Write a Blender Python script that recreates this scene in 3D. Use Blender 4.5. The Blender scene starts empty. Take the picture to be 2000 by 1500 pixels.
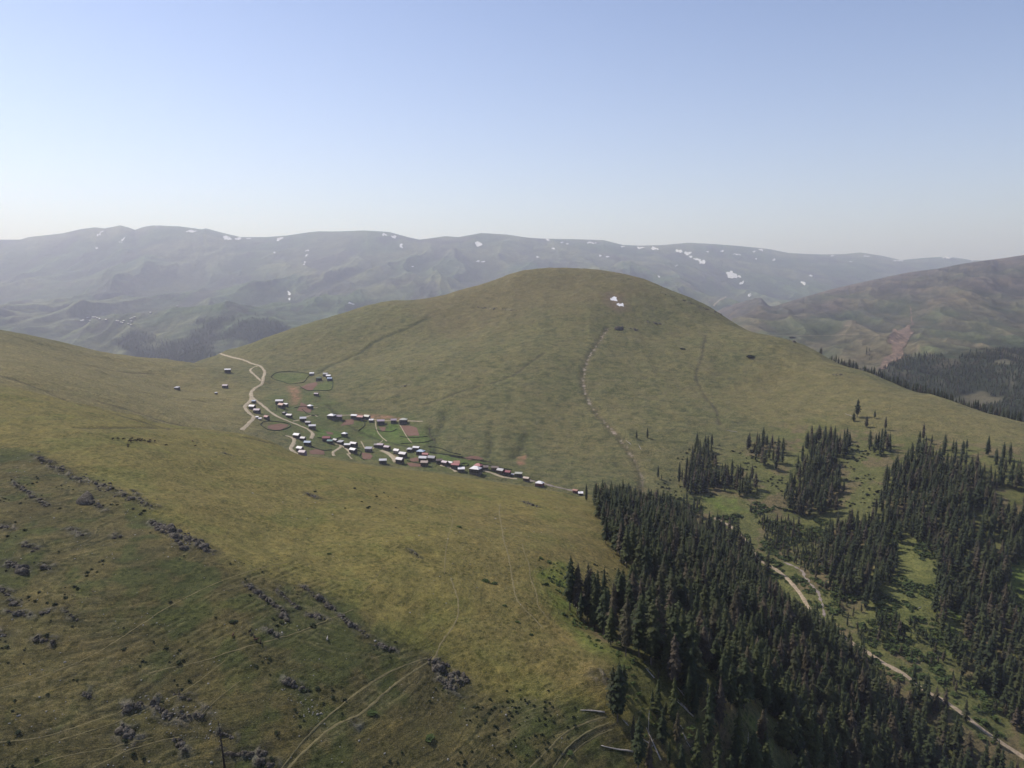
import bpy, bmesh, math, random
import numpy as np
from mathutils import Vector
SC = bpy.context.scene
COL = SC.collection
rng = np.random.default_rng(7)
random.seed(7)

# ------------------------------------------------------------------ camera model (camera at the world origin, looking along +Y)
FPX = 1400.0
TH = math.atan(190.0 / FPX)
CT, ST = math.cos(TH), math.sin(TH)

def uw(px, py):
    a = (np.asarray(px, float) - 1000.0) / FPX
    b = (750.0 - np.asarray(py, float)) / FPX
    dy = CT + b * ST
    return a / dy, (-ST + b * CT) / dy

def project(x, y, z):
    d = y * CT - z * ST
    up = y * ST + z * CT
    return 1000 + FPX * x / d, 750 - FPX * up / d

# ------------------------------------------------------------------ noise
def _hash(ix, iy, seed):
    h = (ix.astype(np.int64) * 374761393 + iy.astype(np.int64) * 668265263 + seed * 974711) & 0x7fffffff
    h = (h ^ (h >> 13)) * 1274126177 & 0x7fffffff
    h = (h ^ (h >> 16)) & 0x7fffffff
    return h

def perlin(x, y, seed=0):
    x0 = np.floor(x); y0 = np.floor(y)
    fx = x - x0; fy = y - y0
    sx = fx * fx * fx * (fx * (fx * 6 - 15) + 10); sy = fy * fy * fy * (fy * (fy * 6 - 15) + 10)
    def g(ix, iy, dx, dy):
        a = _hash(ix, iy, seed) * (2 * math.pi / 0x7fffffff)
        return np.cos(a) * dx + np.sin(a) * dy
    n00 = g(x0, y0, fx, fy); n10 = g(x0 + 1, y0, fx - 1, fy)
    n01 = g(x0, y0 + 1, fx, fy - 1); n11 = g(x0 + 1, y0 + 1, fx - 1, fy - 1)
    return ((n00 * (1 - sx) + n10 * sx) * (1 - sy) + (n01 * (1 - sx) + n11 * sx) * sy) * 1.5

def fbm(x, y, wl, octs, seed=0, gain=0.5):
    s = np.zeros_like(x); a = 1.0; f = 1.0 / wl
    for i in range(octs):
        s += a * perlin(x * f + 17.3 * i, y * f - 9.1 * i, seed + i); a *= gain; f *= 2.03
    return s

def ridged(x, y, wl, octs, seed=0, gain=0.5):
    s = np.zeros_like(x); a = 1.0; f = 1.0 / wl; w = np.ones_like(x)
    for i in range(octs):
        n = 1 - np.abs(perlin(x * f + 3.7 * i, y * f + 5.9 * i, seed + i)) * 1.6
        n = np.clip(n, 0, 1) ** 2 * w
        w = np.clip(n * 1.6, 0, 1)
        s += a * n; a *= gain; f *= 2.07
    return s

def sstep(e0, e1, x):
    t = np.clip((x - e0) / (e1 - e0), 0, 1)
    return t * t * (3 - 2 * t)

# ------------------------------------------------------------------ thin plate surfaces through surveyed points
class TPS:
    def __init__(self, rows, sm=2e-5):
        U, V, W = [], [], []
        for r in rows:
            if r[0] == 'z':
                px, z, d = r[1], r[2], r[3]
                u = (px - 1000) / FPX * 0.97; w = z / d
            else:
                px, py, d = r
                u, w = uw(px, py)
            U.append(float(u)); V.append(math.log(d)); W.append(float(w))
        self.c = np.array([U, V]).T
        n = len(U)
        K = self.k(self.c, self.c) + np.eye(n) * sm
        P = np.hstack([np.ones((n, 1)), self.c])
        A = np.zeros((n + 3, n + 3)); A[:n, :n] = K; A[:n, n:] = P; A[n:, :n] = P.T
        self.s = np.linalg.solve(A, np.concatenate([W, np.zeros(3)]))
    @staticmethod
    def k(a, b):
        d2 = (a[:, None, 0] - b[None, :, 0]) ** 2 + (a[:, None, 1] - b[None, :, 1]) ** 2
        return np.where(d2 > 1e-14, 0.5 * d2 * np.log(d2 + 1e-30), 0)
    def __call__(self, u, v):
        sh = u.shape; p = np.stack([u.ravel(), v.ravel()], 1); o = np.empty(len(p))
        for i in range(0, len(p), 20000):
            q = p[i:i + 20000]
            o[i:i + 20000] = self.k(q, self.c) @ self.s[:-3] + self.s[-3] + q @ self.s[-2:]
        return o.reshape(sh)

F_PTS = [
 (-350,1500,235),(-350,1150,300),(-350,900,480),(-350,770,720),(-350,700,900),
 (0,1500,240),(250,1500,245),(500,1500,252),(750,1500,262),(1000,1500,280),(1200,1500,298),(1400,1500,319),(1600,1500,398),(1800,1480,575),
 (0,1750,210),(500,1750,215),(1000,1750,235),(1400,1750,270),(1800,1750,400),
 (0,1250,292),(250,1250,296),(500,1250,303),(770,1270,322),(1000,1290,338),(1200,1290,345),(1290,1340,338),(1400,1340,366),
 (80,890,500),(80,1000,400),(250,970,430),(420,1070,372),(600,1160,352),(900,1350,315),(1150,1420,310),(250,1100,345),
 (250,900,520),(420,950,520),(600,940,600),(600,1050,440),(760,1050,450),(760,1160,370),(930,990,620),(930,1150,400),(1100,1120,455),(1100,1040,560),(1110,1200,405),
 (1150,985,760),(1190,1050,600),(1190,1240,400),
 (0,860,520),(0,800,620),(0,760,740),(130,785,760),(260,818,770),(400,838,790),(480,846,800),(570,880,770),(720,906,820),(850,922,850),(1000,944,890),(1100,960,900),(1170,975,900),
 (1230,1000,840),(1240,1150,480),(1300,1000,930),(1300,1100,620),(1300,1200,470),(1400,1100,700),(1400,1200,540),(1500,1300,510),(1600,1250,630),(1500,1180,680),(1700,1400,560),
 # back side of the crest and the flank under the valley
 ('z',-300,-110,1150),('z',0,-150,1000),('z',250,-215,1050),('z',480,-255,1100),('z',700,-300,1150),('z',900,-330,1150),('z',1100,-360,1150),
 ('z',0,-330,1500),('z',500,-430,1500),('z',1000,-520,1500),('z',1300,-470,1250),('z',1600,-500,950),('z',1900,-480,720),('z',2100,-440,560),('z',2300,-430,500),
 ('z',-300,-500,2600),('z',500,-800,2600),('z',1300,-900,2600),('z',2200,-900,2000),('z',1900,-600,1100),
]
D_PTS = [
 (-350,640,1350),(-350,700,1000),(0,651,1450),(0,690,1180),(0,740,960),(100,668,1600),(200,688,1750),(200,740,1300),(220,800,1020),(300,700,1900),(390,713,2050),(350,760,1500),(400,820,1180),
 (435,694,2120),(480,679,2120),(520,720,1800),(490,790,1400),(560,840,1230),(640,780,1500),(640,730,1750),(550,740,1700),
 (700,860,1270),(750,810,1420),(850,880,1190),(900,890,1170),(1060,938,1090),(1200,965,1060),(1340,985,1060),(1450,1040,985),(1490,1090,920),(1580,1180,810),(1750,1310,700),(1900,1420,630),(2000,1485,602),
 (600,640,2200),(680,610,2320),(750,588,2400),(830,585,2450),(900,568,2450),(960,548,2430),(1020,530,2420),(1100,522,2420),(1180,529,2420),(1250,547,2400),(1330,578,2300),(1400,608,2200),(1500,662,2000),(1560,672,1900),(1600,692,1820),(1700,728,1650),(1850,779,1420),(2000,826,1260),(2300,920,1050),
 (1100,560,2200),(1100,600,2020),(1100,700,1650),(1100,800,1400),(1100,880,1230),(900,650,1980),(900,750,1520),(900,830,1320),(800,700,1750),(760,640,2100),(700,700,1880),(1300,650,1900),(1300,750,1550),(1300,850,1290),(1300,930,1150),
 (1500,750,1580),(1500,850,1290),(1500,950,1090),(1600,1050,960),(1700,850,1220),(1700,950,1040),(1700,1100,880),(1850,860,1170),(1850,950,1000),(1850,1100,850),(1850,1250,740),(2000,920,1030),(2000,1100,840),(2000,1300,700),(2300,1300,640),(2300,1100,800),
 # far side
 ('z',-300,-300,2400),('z',0,-350,2300),('z',200,-380,2500),('z',390,-420,2900),('z',600,-330,2900),('z',830,-300,3100),('z',1100,-250,3100),('z',1330,-330,2900),('z',1500,-390,2500),('z',1700,-400,2120),('z',1850,-400,1850),('z',2000,-400,1650),('z',2300,-420,1400),
 ('z',-300,-700,3600),('z',400,-800,4000),('z',830,-700,4000),('z',1100,-700,4000),('z',1500,-700,3500),('z',1850,-650,2700),('z',2200,-650,2300),
 # under the near ridge
 ('z',-300,-250,600),('z',0,-280,650),('z',400,-300,800),('z',700,-340,850),('z',1000,-370,800),('z',1200,-400,800),('z',1400,-440,750),('z',1600,-450,600),('z',1800,-470,480),('z',2000,-460,450),
 ('z',0,-450,300),('z',600,-500,300),('z',1200,-520,300),('z',1800,-520,300),('z',2300,-480,400),
]
M_PTS = [
 (1380,660,3900),(1450,628,4200),(1560,583,4600),(1620,566,4700),(1700,550,4900),(1780,533,5000),(1880,516,5000),(2000,498,5000),(2200,470,5000),(2500,440,5000),
 (1430,690,3700),(1500,690,3500),(1500,650,3900),(1600,640,3900),(1700,650,3700),(1700,600,4200),(1700,720,3100),(1850,600,4000),(1850,660,3400),(1850,740,2750),(2000,600,3900),(2000,670,3300),(2000,740,2650),(2000,800,2300),(2300,760,2300),(2300,600,3700),
 ('z',1300,-500,3900),('z',1200,-800,4200),('z',1450,-500,3200),('z',1600,-500,2800),('z',1850,-500,2300),('z',2100,-480,2000),
 ('z',1400,-200,5500),('z',1600,-200,6500),('z',1900,-200,7500),('z',2300,-100,8000),('z',800,-1500,5000),
]
R_PTS = [
 (-350,480,8600),(0,468,8600),(50,466,8600),(160,447,8600),(235,441,8600),(262,448,8600),(300,440,8600),(350,442,8600),(400,448,8700),(450,460,8700),(520,463,8800),(600,453,8900),(700,450,8900),(760,453,9000),(820,468,9200),(870,462,9200),(940,455,9300),(1030,464,9500),(1120,468,9600),(1220,476,9800),(1350,475,10000),(1450,480,10200),(1540,494,10600),(1610,497,11000),(1680,494,11200),(1760,508,11500),(1850,502,11600),(1930,510,11600),(2200,520,11600),
 (-350,640,5000),(0,520,7400),(0,600,6000),(0,660,4800),(200,500,7800),(200,560,6700),(200,640,5300),(200,690,4500),(320,650,4700),(390,715,4000),(450,690,4200),(540,650,4700),(500,600,5700),(400,520,7400),(600,520,7600),(700,600,5700),(820,590,5700),(800,530,7000),(1000,520,7300),(1200,520,7600),(1300,560,6500),(1440,640,5200),(1430,560,7200),(1450,520,8600),(1600,540,8600),(1800,530,9500),
 ('z',0,200,12000),('z',700,200,12500),('z',1300,200,13500),('z',2000,100,15000),
 ('z',0,-500,3300),('z',400,-560,3400),('z',900,-560,4400),('z',1400,-520,4400),('z',1800,-200,7000),('z',2300,-200,7000),
]
tpsF, tpsD, tpsM, tpsR = TPS(F_PTS), TPS(D_PTS), TPS(M_PTS), TPS(R_PTS)

# ------------------------------------------------------------------ polylines on the ground, given where they are seen
def poly_uw(pts, n=0):
    """smooth polyline (u, w) through pixel points"""
    P = np.array(pts, float)
    t = np.concatenate([[0], np.cumsum(np.hypot(*np.diff(P, axis=0).T))])
    m = n or max(3, int(t[-1] / 2.5))
    q = np.linspace(0, t[-1], m)
    # Catmull-Rom through the points
    out = []
    for s in q:
        i = min(max(np.searchsorted(t, s) - 1, 0), len(P) - 2)
        k = (s - t[i]) / (t[i + 1] - t[i] + 1e-9)
        p0 = P[max(i - 1, 0)]; p1 = P[i]; p2 = P[i + 1]; p3 = P[min(i + 2, len(P) - 1)]
        out.append(0.5 * ((2 * p1) + (-p0 + p2) * k + (2 * p0 - 5 * p1 + 4 * p2 - p3) * k * k + (-p0 + 3 * p1 - 3 * p2 + p3) * k ** 3))
    return np.array(out)

# base height, coarse grid interpolated
GV0, GV1, GU0, GU1 = math.log(110), math.log(60000), -1.25, 1.25
def base_parts(u, v):
    y = np.exp(v)
    zF, zD, zM, zR = tpsF(u, v) * y, tpsD(u, v) * y, tpsM(u, v) * y, tpsR(u, v) * y
    # keep the extrapolations tame outside the surveyed zone
    zF = np.where(v > math.log(2600), -900, zF)
    zD = np.where(v > math.log(4500), -900, zD)
    zM = np.where((v < math.log(1700)) | (v > math.log(9500)) | (u < 0.05), -900, zM)
    zR = np.where(v < math.log(3100), -900, zR)
    far = sstep(math.log(13500), math.log(20000), v)
    zR = zR * (1 - far) + (-450) * far
    return zF, zD, zM, zR
cu = np.linspace(GU0, GU1, 420); cv = np.linspace(GV0, GV1, 760)
CU, CV = np.meshgrid(cu, cv, indexing='ij')
PARTS = [np.clip(p, -1500, 1500) for p in base_parts(CU, CV)]

def bil(G, u, v, us, vs):
    iu = np.clip(np.interp(u, us, np.arange(len(us))), 0, len(us) - 1.001)
    iv = np.clip(np.interp(v, vs, np.arange(len(vs))), 0, len(vs) - 1.001)
    a = iu.astype(int); b = iv.astype(int); fa = iu - a; fb = iv - b
    return (G[a, b] * (1 - fa) * (1 - fb) + G[a + 1, b] * fa * (1 - fb) + G[a, b + 1] * (1 - fa) * fb + G[a + 1, b + 1] * fa * fb)

def cubic_parts(u, v):
    return [bil(G, u, v, cu, cv) for G in PARTS]

# grid lines of the finished sheets
u_in = np.arange(-0.80, 0.8001, 0.00125)
u_out = 0.80 + np.cumsum(np.linspace(0.002, 0.012, 60))
US = np.concatenate([-u_out[::-1], u_in, u_out]); US = US[(US > -1.24) & (US < 1.24)]
VN = np.arange(math.log(120), math.log(3000) + 1e-9, 0.0021)
VF = np.concatenate([np.arange(VN[-1], math.log(12500), 0.0026), np.linspace(math.log(12500) + .01, math.log(55000), 60)])
VS = np.concatenate([VN, VF[1:]])

def heights(US, VS):
    U, V = np.meshgrid(US, VS, indexing='ij')
    Y = np.exp(V); X = U * Y
    zF, zD, zM, zR = cubic_parts(U, V)
    # relief of each landform
    nf = fbm(X, Y, 170, 3, 11)
    warp = fbm(X, Y, 90, 2, 21)
    zF = zF + nf * 2.6 + fbm(X, Y, 45, 4, 31) * 1.3
    # terracettes and slumps on the shaded lower slope of the near ridge
    terr = perlin(X / 60 + warp * .6, (zF + warp * 2.0) / 2.1, 41) * sstep(500, 330, Y)
    zF = zF + terr * 0.38 * (.5 + .5 * sstep(-.3, .5, warp))
    zD = zD + fbm(X, Y, 420, 3, 51) * 5 + (ridged(X + warp * 20, Y * .35, 150, 3, 61) - .7) * 2.2 * sstep(1100, 1500, Y) + fbm(X, Y, 40, 4, 71) * 1.2
    wx = fbm(X, Y, 1800, 3, 81) * 500
    m = ridged((X + wx) * 1.0, (Y - X * .3) * 0.40, 800, 3, 91, .42)
    zM = zM + (m - 0.6) * 62 * (1 - .8 * sstep(4000, 4800, Y)) + (ridged(X, Y * .6, 260, 3, 95) - .7) * 17 + fbm(X, Y, 120, 3, 97) * 4
    wx2 = fbm(X, Y, 3000, 3, 101) * 900
    r = ridged(X + wx2, (Y + X * .25) * 0.42, 1900, 3, 111, .40)
    ramp = sstep(3300, 5000, Y) * (1 - 0.97 * sstep(6900, 8300, Y + .25 * np.maximum(-X, 0) * 0))
    zR = zR + (r - 0.6) * 150 * ramp + (ridged(X + wx2 * .3, Y * .5, 620, 4, 115, .5) - .8) * 50 * (.25 + .75 * ramp) + fbm(X, Y, 420, 5, 121, .55) * 15
    zB = -620 + fbm(X, Y, 1500, 3, 131) * 30 + 0 * X
    st = np.stack([zF, zD, zM, zR, zB]); k = np.maximum(0.0045 * Y, 1.5)[None]
    mx = st.max(0)
    z = mx + (k[0]) * np.log(np.exp(np.clip((st - mx) / k, -30, 0)).sum(0))
    ids = st.argmax(0)
    return X, Y, z, ids
X, Y, Z, IDS = heights(US, VS)
# bring each ridge to its surveyed skyline
SKY = {0: ([(270,820),(330,829),(400,838),(480,848),(530,862),(565,880),(590,890),(640,895),(720,908),(850,924),(1000,946),(1100,962),(1150,980)], .10),
 3: ([(-350,480),(0,468),(40,468),(55,463),(120,456),(160,447),(185,444),(205,446),(235,440),(250,444),(264,449),(280,443),(300,440),(350,442),(395,448),(402,446),(440,456),(470,463),(520,463),(560,460),(600,454),(620,452),(660,452),(710,450),(760,453),(800,464),(820,468),(850,464),(870,461),(895,463),(940,455),(990,458),(1030,464),(1060,466),(1120,467),(1180,469),(1215,478),(1250,480),(1300,478),(1345,474),(1400,477),(1450,481),(1500,486),(1540,494),(1575,496),(1610,497),(1650,496),(1680,493),(1720,499),(1760,508),(1800,504),(1850,501),(1900,508),(2300,525)], .10),
       2: ([(1480,612),(1520,596),(1560,583),(1620,566),(1680,552),(1730,541),(1780,531),(1830,525),(1880,515),(1920,509),(1960,504),(2000,498),(2300,468)], .10)}
for lid, (pts, wd_) in SKY.items():
    P_ = np.array(pts, float); uq, wq = uw(P_[:, 0], P_[:, 1])
    for it in range(2):
        Wl = np.where((IDS == lid) & (VS[None] < math.log(14000)), Z / Y, -9); j = Wl.argmax(1); cur = Wl.max(1)
        vj = VS[j]; ok_ = (cur > -1) & (US > uq[0]) & (US < uq[-1])
        vs_s = np.convolve(np.pad(np.where(ok_, vj, np.median(vj[ok_])), 20, 'edge'), np.ones(41) / 41, 'valid')
        d_ = np.where(ok_, np.interp(US, uq, wq) - cur, 0); edge = sstep(uq[0], uq[0] + .03, US) * sstep(uq[-1], uq[-1] - .03, US)
        Z = Z + np.clip(d_ * edge, -.03, .03)[:, None] * Y * np.exp(-((VS[None] - vs_s[:, None]) / .16) ** 2) * (IDS == lid)
W = Z / Y
# first visible crossing along the ray (u const): running maximum of W
RM = np.maximum.accumulate(W, axis=1)

def hit(px, py, vmin=None):
    """point of the ground seen at a photo position"""
    u, w = uw(px, py)
    i = np.clip(np.searchsorted(US, u) - 1, 0, len(US) - 2); f = (u - US[i]) / (US[i + 1] - US[i])
    col = W[i] * (1 - f) + W[i + 1] * f
    k0 = 0 if vmin is None else int(np.searchsorted(VS, math.log(vmin)))
    idx = np.nonzero(col[k0:] >= w)[0]
    if len(idx) == 0:
        return None
    j = idx[0] + k0
    if j == k0:
        v = VS[j]
    else:
        t = (w - col[j - 1]) / (col[j] - col[j - 1] + 1e-12); v = VS[j - 1] + t * (VS[j] - VS[j - 1])
    y = math.exp(v)
    return Vector((u * y, y, float(ground(u * y, y))))

def ground(x, y):
    x = np.asarray(x, float); y = np.asarray(y, float)
    return bil(Z, x / y, np.log(y), US, VS)
# ------------------------------------------------------------------ ground lines: gullies carved into the relief before meshing
def world_line(pts, vmin=None):
    out = []
    for p in poly_uw(pts):
        h = hit(p[0], p[1], vmin)
        if h is not None:
            if p[1] > 600 and h.y > 2450 and p[0] < 1400: continue
            if out and (h - out[-1]).length > 260: continue
            out.append(h)
    return out

def dist_field(lines, reach):
    """distance (m) of every grid vertex to a set of world polylines, capped at reach"""
    D = np.full(X.shape, reach, np.float32)
    for L in lines:
        for a, b in zip(L[:-1], L[1:]):
            y0, y1 = min(a.y, b.y) - reach, max(a.y, b.y) + reach
            x0, x1 = min(a.x, b.x) - reach, max(a.x, b.x) + reach
            j0, j1 = np.searchsorted(VS, math.log(max(y0, 115))), np.searchsorted(VS, math.log(y1)) + 1
            us_ = [x0 / y0, x0 / y1, x1 / y0, x1 / y1]
            i0, i1 = max(np.searchsorted(US, min(us_)) - 1, 0), np.searchsorted(US, max(us_)) + 1
            xx = X[i0:i1, j0:j1]; yy = Y[i0:i1, j0:j1]
            if xx.size == 0: continue
            dx, dy = b.x - a.x, b.y - a.y
            t = np.clip(((xx - a.x) * dx + (yy - a.y) * dy) / (dx * dx + dy * dy + 1e-9), 0, 1)
            d = np.hypot(xx - a.x - t * dx, yy - a.y - t * dy)
            D[i0:i1, j0:j1] = np.minimum(D[i0:i1, j0:j1], d)
    return D

def in_poly(px, py, poly):
    P = np.array(poly, float); c = np.zeros(np.shape(px), bool); j = len(P) - 1
    for i in range(len(P)):
        yi, yj, xi, xj = P[i, 1], P[j, 1], P[i, 0], P[j, 0]
        if yi != yj:
            c ^= ((yi > py) != (yj > py)) & (px < (xj - xi) * (py - yi) / (yj - yi) + xi)
        j = i
    return c

GULLY = [[(1187,640),(1165,675),(1146,705),(1139,740),(1147,775),(1165,805),(1190,832),(1218,865),(1236,890),(1248,915),(1254,938),(1253,962)]]
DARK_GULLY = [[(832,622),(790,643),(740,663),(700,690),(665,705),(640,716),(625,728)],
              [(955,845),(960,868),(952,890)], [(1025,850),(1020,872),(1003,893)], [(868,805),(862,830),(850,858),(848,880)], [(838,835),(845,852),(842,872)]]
FAINT = [[(1062,690),(1035,708),(1010,728),(970,745),(905,762),(860,780),(830,788)], [(1378,655),(1370,700),(1360,735),(1375,770),(1398,800),(1405,828)],
         [(0,733),(60,752),(130,782),(200,800),(260,818),(330,838)], [(180,780),(250,800),(330,825),(400,840)], [(400,785),(330,775),(270,765)],
         [(300,730),(230,725),(120,700)], [(150,835),(300,835),(420,842),(560,872)]]
DITCH = [[(640,790),(660,812),(690,835),(740,858),(800,872),(860,884),(900,893),(960,905),(1010,928),(1060,940)]]
wl_g = [world_line(l) for l in GULLY]; wl_d = [world_line(l) for l in DARK_GULLY]; wl_f = [world_line(l) for l in FAINT]; wl_s = [world_line(l, 860) for l in DITCH]
jit = fbm(X, Y, 14, 2, 301) * 3.0
dg = dist_field(wl_g, 40) + jit; dd = dist_field(wl_d, 45) + jit * 1.4; df = dist_field(wl_f, 25) + jit; ds = dist_field(wl_s, 25) + jit
Z = Z - 2.6 * np.exp(-(dg / 8) ** 2) - 3.0 * np.exp(-(dd / 9) ** 2) - 1.0 * np.exp(-(df / 5) ** 2) - 1.6 * np.exp(-(ds / 6) ** 2)
W = Z / Y; RM = np.maximum.accumulate(W, axis=1)

# bedrock outcrops: (x0, y0, x1, y1 as seen in the photo, spread px, number of blocks, block size px, label)
OUT = [
 (70,890,165,945,9,90,2.6,'long pale band of broken rock at the upper left of the sunlit shoulder'), (25,942,92,988,4,34,4.6,'straight dark row of boulders left of the broad rock band'), (165,935,300,990,14,130,3.6,'broad rubble band running down the crest of the shoulder'), (172,975,205,997,5,16,6,'dark blocky rocks on the lower side of the rubble band'), (262,958,278,980,4,8,3.5,'small rock group above the big crag'),
 (288,1018,330,1035,8,26,5,'upper left wing of the big crag on the shoulder'), (320,1035,385,1060,13,70,6.5,'big dark crag in the middle of the rocky shoulder'), (352,1062,362,1072,3,6,9,'steep dark face at the foot of the big crag'), (385,1062,415,1080,8,20,4,'right end of the big crag'), (222,1044,232,1050,4,7,4.5,'small round outcrop left of the big crag'), (138,1032,162,1047,2.5,12,3.6,'short slanting row of boulders left of the round outcrop'), (5,1028,20,1032,3,6,5,'flat dark outcrop at the left edge'),
 (45,1062,70,1072,5,12,4.6,'pair of low outcrops near the left edge'), (12,1098,52,1115,8,36,5.5,'knobbly grey outcrop at the left edge'), (84,1104,98,1112,3,9,4.8,'small outcrop right of the knobbly one'), (0,1150,20,1160,5,12,5,'stones at the left edge below the knobbly outcrop'), (18,1172,34,1180,4,10,6,'dark block with stones near the left edge'), (12,1192,60,1202,5,20,5.2,'row of dark blocks low at the left edge'), (75,1200,100,1192,4,10,5,'flat outcrop lying along the slope on the left'), (128,1190,150,1210,4,10,3.6,'scattered grey rocks right of the flat outcrop'), (0,1238,10,1242,3,6,6,'rock cut by the left edge'), (66,1246,104,1254,5,16,5,'split outcrop on the lower left slope'),
 (478,1138,556,1196,5,54,4.2,'left one of three slanting rock ribs'), (548,1200,560,1208,4,8,7,'dark block at the lower end of the left rock rib'), (540,1152,582,1188,4,32,4,'middle one of three slanting rock ribs'), (594,1146,652,1190,4,44,4.4,'right one of three slanting rock ribs'), (605,1200,630,1206,7,18,5,'craggy knob between the rock ribs'), (660,1200,715,1240,5,44,4.2,'rock rib running down right of the knob'), (735,1258,768,1270,5,20,5.4,'jagged outcrop at the lower end of the right rib'),
 (520,1228,540,1240,4,9,4.6,'two dark rocks near the brown cattle'), (556,1328,575,1340,5,16,7.5,'lone dark crag in the middle of the shaded slope'), (585,1342,600,1348,4,7,4,'stones right of the lone crag'), (838,1288,905,1335,13,80,5.8,'big pale crag where the worn paths meet'), (850,1320,890,1350,8,30,5,'lower part of the crag where the paths meet'),
 (240,1385,275,1375,8,26,6.5,'dark ledge of rock near the bottom left'), (235,1420,262,1440,9,30,7,'dark broken cliff below the ledge'), (298,1368,330,1400,7,30,6,'grey outcrop right of the dark ledge'), (350,1400,400,1395,10,24,4,'loose pale boulders beside the grey outcrop'), (345,1445,362,1468,6,16,6.5,'upright dark rock near the bottom edge'), (432,1432,455,1440,4,10,6.5,'rounded boulder right of the dead dark spire'), (432,1472,520,1470,5,36,6,'rock ledge along the bottom behind the dark spire'), (500,1486,540,1496,6,16,7,'crag at the very bottom edge'), (165,1355,180,1365,5,12,4.5,'small pale outcrop on the lower left'), (335,1352,372,1366,5,14,3.6,'low stones above the grey outcrop'),
 (1022,980,1050,990,3,16,3.2,'rocky knob at the top of the pale footpath'), (600,964,622,974,3,12,3,'stone cluster on the far side of the sunlit slope'), (800,1075,820,1088,4,8,2.6,'thin stone line in the middle of the sunlit slope'), (436,884,446,888,2,6,3,'dark boulder on the skyline side of the sunlit slope'), (690,1410,700,1420,4,5,3,'flat stones beside the round shrub'), (1168,1320,1190,1326,3,12,1.8,'pale stones on the bare slope above the pair of spruces'),
 (1205,640,1216,643,3,9,3,'dark rock patch below the snow on the big hill'), (1226,641,1244,645,3,9,2.6,'second dark rock patch below the snow on the big hill'), (1262,627,1292,633,2,14,2.4,'row of dark rocks right of the snow on the big hill'), (782,756,798,752,3,8,3.2,'dark boulders low on the left flank of the big hill'), (1540,664,1580,672,3,26,3.4,'rocky outcrop on the right skyline of the big hill'), (930,600,1010,606,3,22,2,'thin rock band below the top of the big hill'), (1330,678,1336,684,1.5,4,2.5,'lone dark rock in the middle of the big hill'), (1622,731,1645,733,1.5,8,2,'small pale rocks on the right flank of the big hill'), (1290,570,1420,618,2,50,2.2,'rocky rim along the right skyline below the top'),
]

# cattle trails worn into the shaded slope, in bundles between guide lines
def between(A, B, n, seed, lo=0., hi=1., ext=(.35, .9)):
    r = random.Random(seed); A = poly_uw(A, 24); B = poly_uw(B, 24); out = []
    for k in range(n):
        f0 = lo + (hi - lo) * (k + r.random()) / n; f1 = f0 + r.uniform(-.2, .2); a = r.uniform(0, 1 - ext[0]); b_ = min(1, a + r.uniform(*ext)); ph = r.random() * 6
        L = []
        for q in np.linspace(a, b_, 12):
            i = q * 22.99; j = int(i); g = i - j; pa = A[j] * (1 - g) + A[j + 1] * g; pb = B[j] * (1 - g) + B[j + 1] * g; f = f0 + (f1 - f0) * q + .035 * math.sin(q * 9 + ph) + .015 * math.sin(q * 23 + ph * 2)
            L.append(tuple(pa * (1 - f) + pb * f))
        L = [q for q in L if 0 <= q[0] <= 2000 and q[1] < 1502]
        if len(L) > 2: out.append(L)
    return out
TRAILS = between([(0,1300),(150,1265),(300,1200),(420,1140),(580,1085)], [(0,1500),(150,1460),(320,1380),(450,1290),(700,1180)], 20, 1, 0, 1, (.2, .7)) \
 + between([(560,1502),(600,1440),(680,1370),(760,1312),(850,1278)], [(600,1502),(650,1440),(740,1385),(800,1340),(860,1285)], 12, 2, 0, 1, (.6, 1)) \
 + between([(700,1290),(770,1270),(830,1262)], [(700,1370),(780,1330),(850,1284)], 12, 3) + between([(880,1400),(960,1370),(1060,1330)], [(960,1470),(1060,1420),(1150,1370)], 16, 4) \
 + between([(1020,1502),(1070,1440),(1120,1410),(1190,1398)], [(1090,1502),(1120,1470),(1160,1440),(1200,1420)], 8, 5, 0, 1, (.6, 1)) + between([(0,1120),(150,1150),(300,1160)], [(0,1290),(150,1270),(300,1230)], 10, 6) + between([(120,1500),(230,1460),(330,1440)], [(220,1500),(300,1478),(400,1440)], 5, 7) \
 + between([(480,1130),(620,1170),(750,1230)], [(430,1180),(600,1260),(740,1290)], 10, 8)
tl_w = [world_line(l) for l in TRAILS]; tl_w = [l for l in tl_w if len(l) > 1]
dtr = dist_field(tl_w, 3.2)
Z = Z - .22 * np.exp(-(dtr / .9) ** 2) + .14 * np.exp(-((dtr - 2.0) / .8) ** 2)
rock_w = np.zeros(X.shape, np.float32)
for lo_, hi_ in ((0, 3.5), (3.5, 6.5), (6.5, 30)):
    ls = []; rr_ = []
    for (x0, y0, x1, y1, sp, n, sz_, lab) in OUT:
        if lo_ <= sp < hi_:
            L = world_line([(max(x0, 1), min(y0, 1500)), ((x0 + x1) / 2, min((y0 + y1) / 2, 1501)), (x1, min(y1, 1502))])
            if len(L) > 1: ls.append(L); rr_.append(sp / FPX * L[0].y)
    if ls:
        r0 = float(np.mean(rr_)) * 1.15 + 1.0
        rock_w = np.maximum(rock_w, np.exp(-((dist_field(ls, r0 * 3.2) + fbm(X, Y, 9, 2, 351) * r0 * .35) / r0) ** 2))
crag = ridged(X, Y, 9, 3, 361) * 1.3 + fbm(X, Y, 3.2, 2, 371) * .35
Z = Z + rock_w * (crag - .35) * .9
W = Z / Y; RM = np.maximum.accumulate(W, axis=1)

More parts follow.
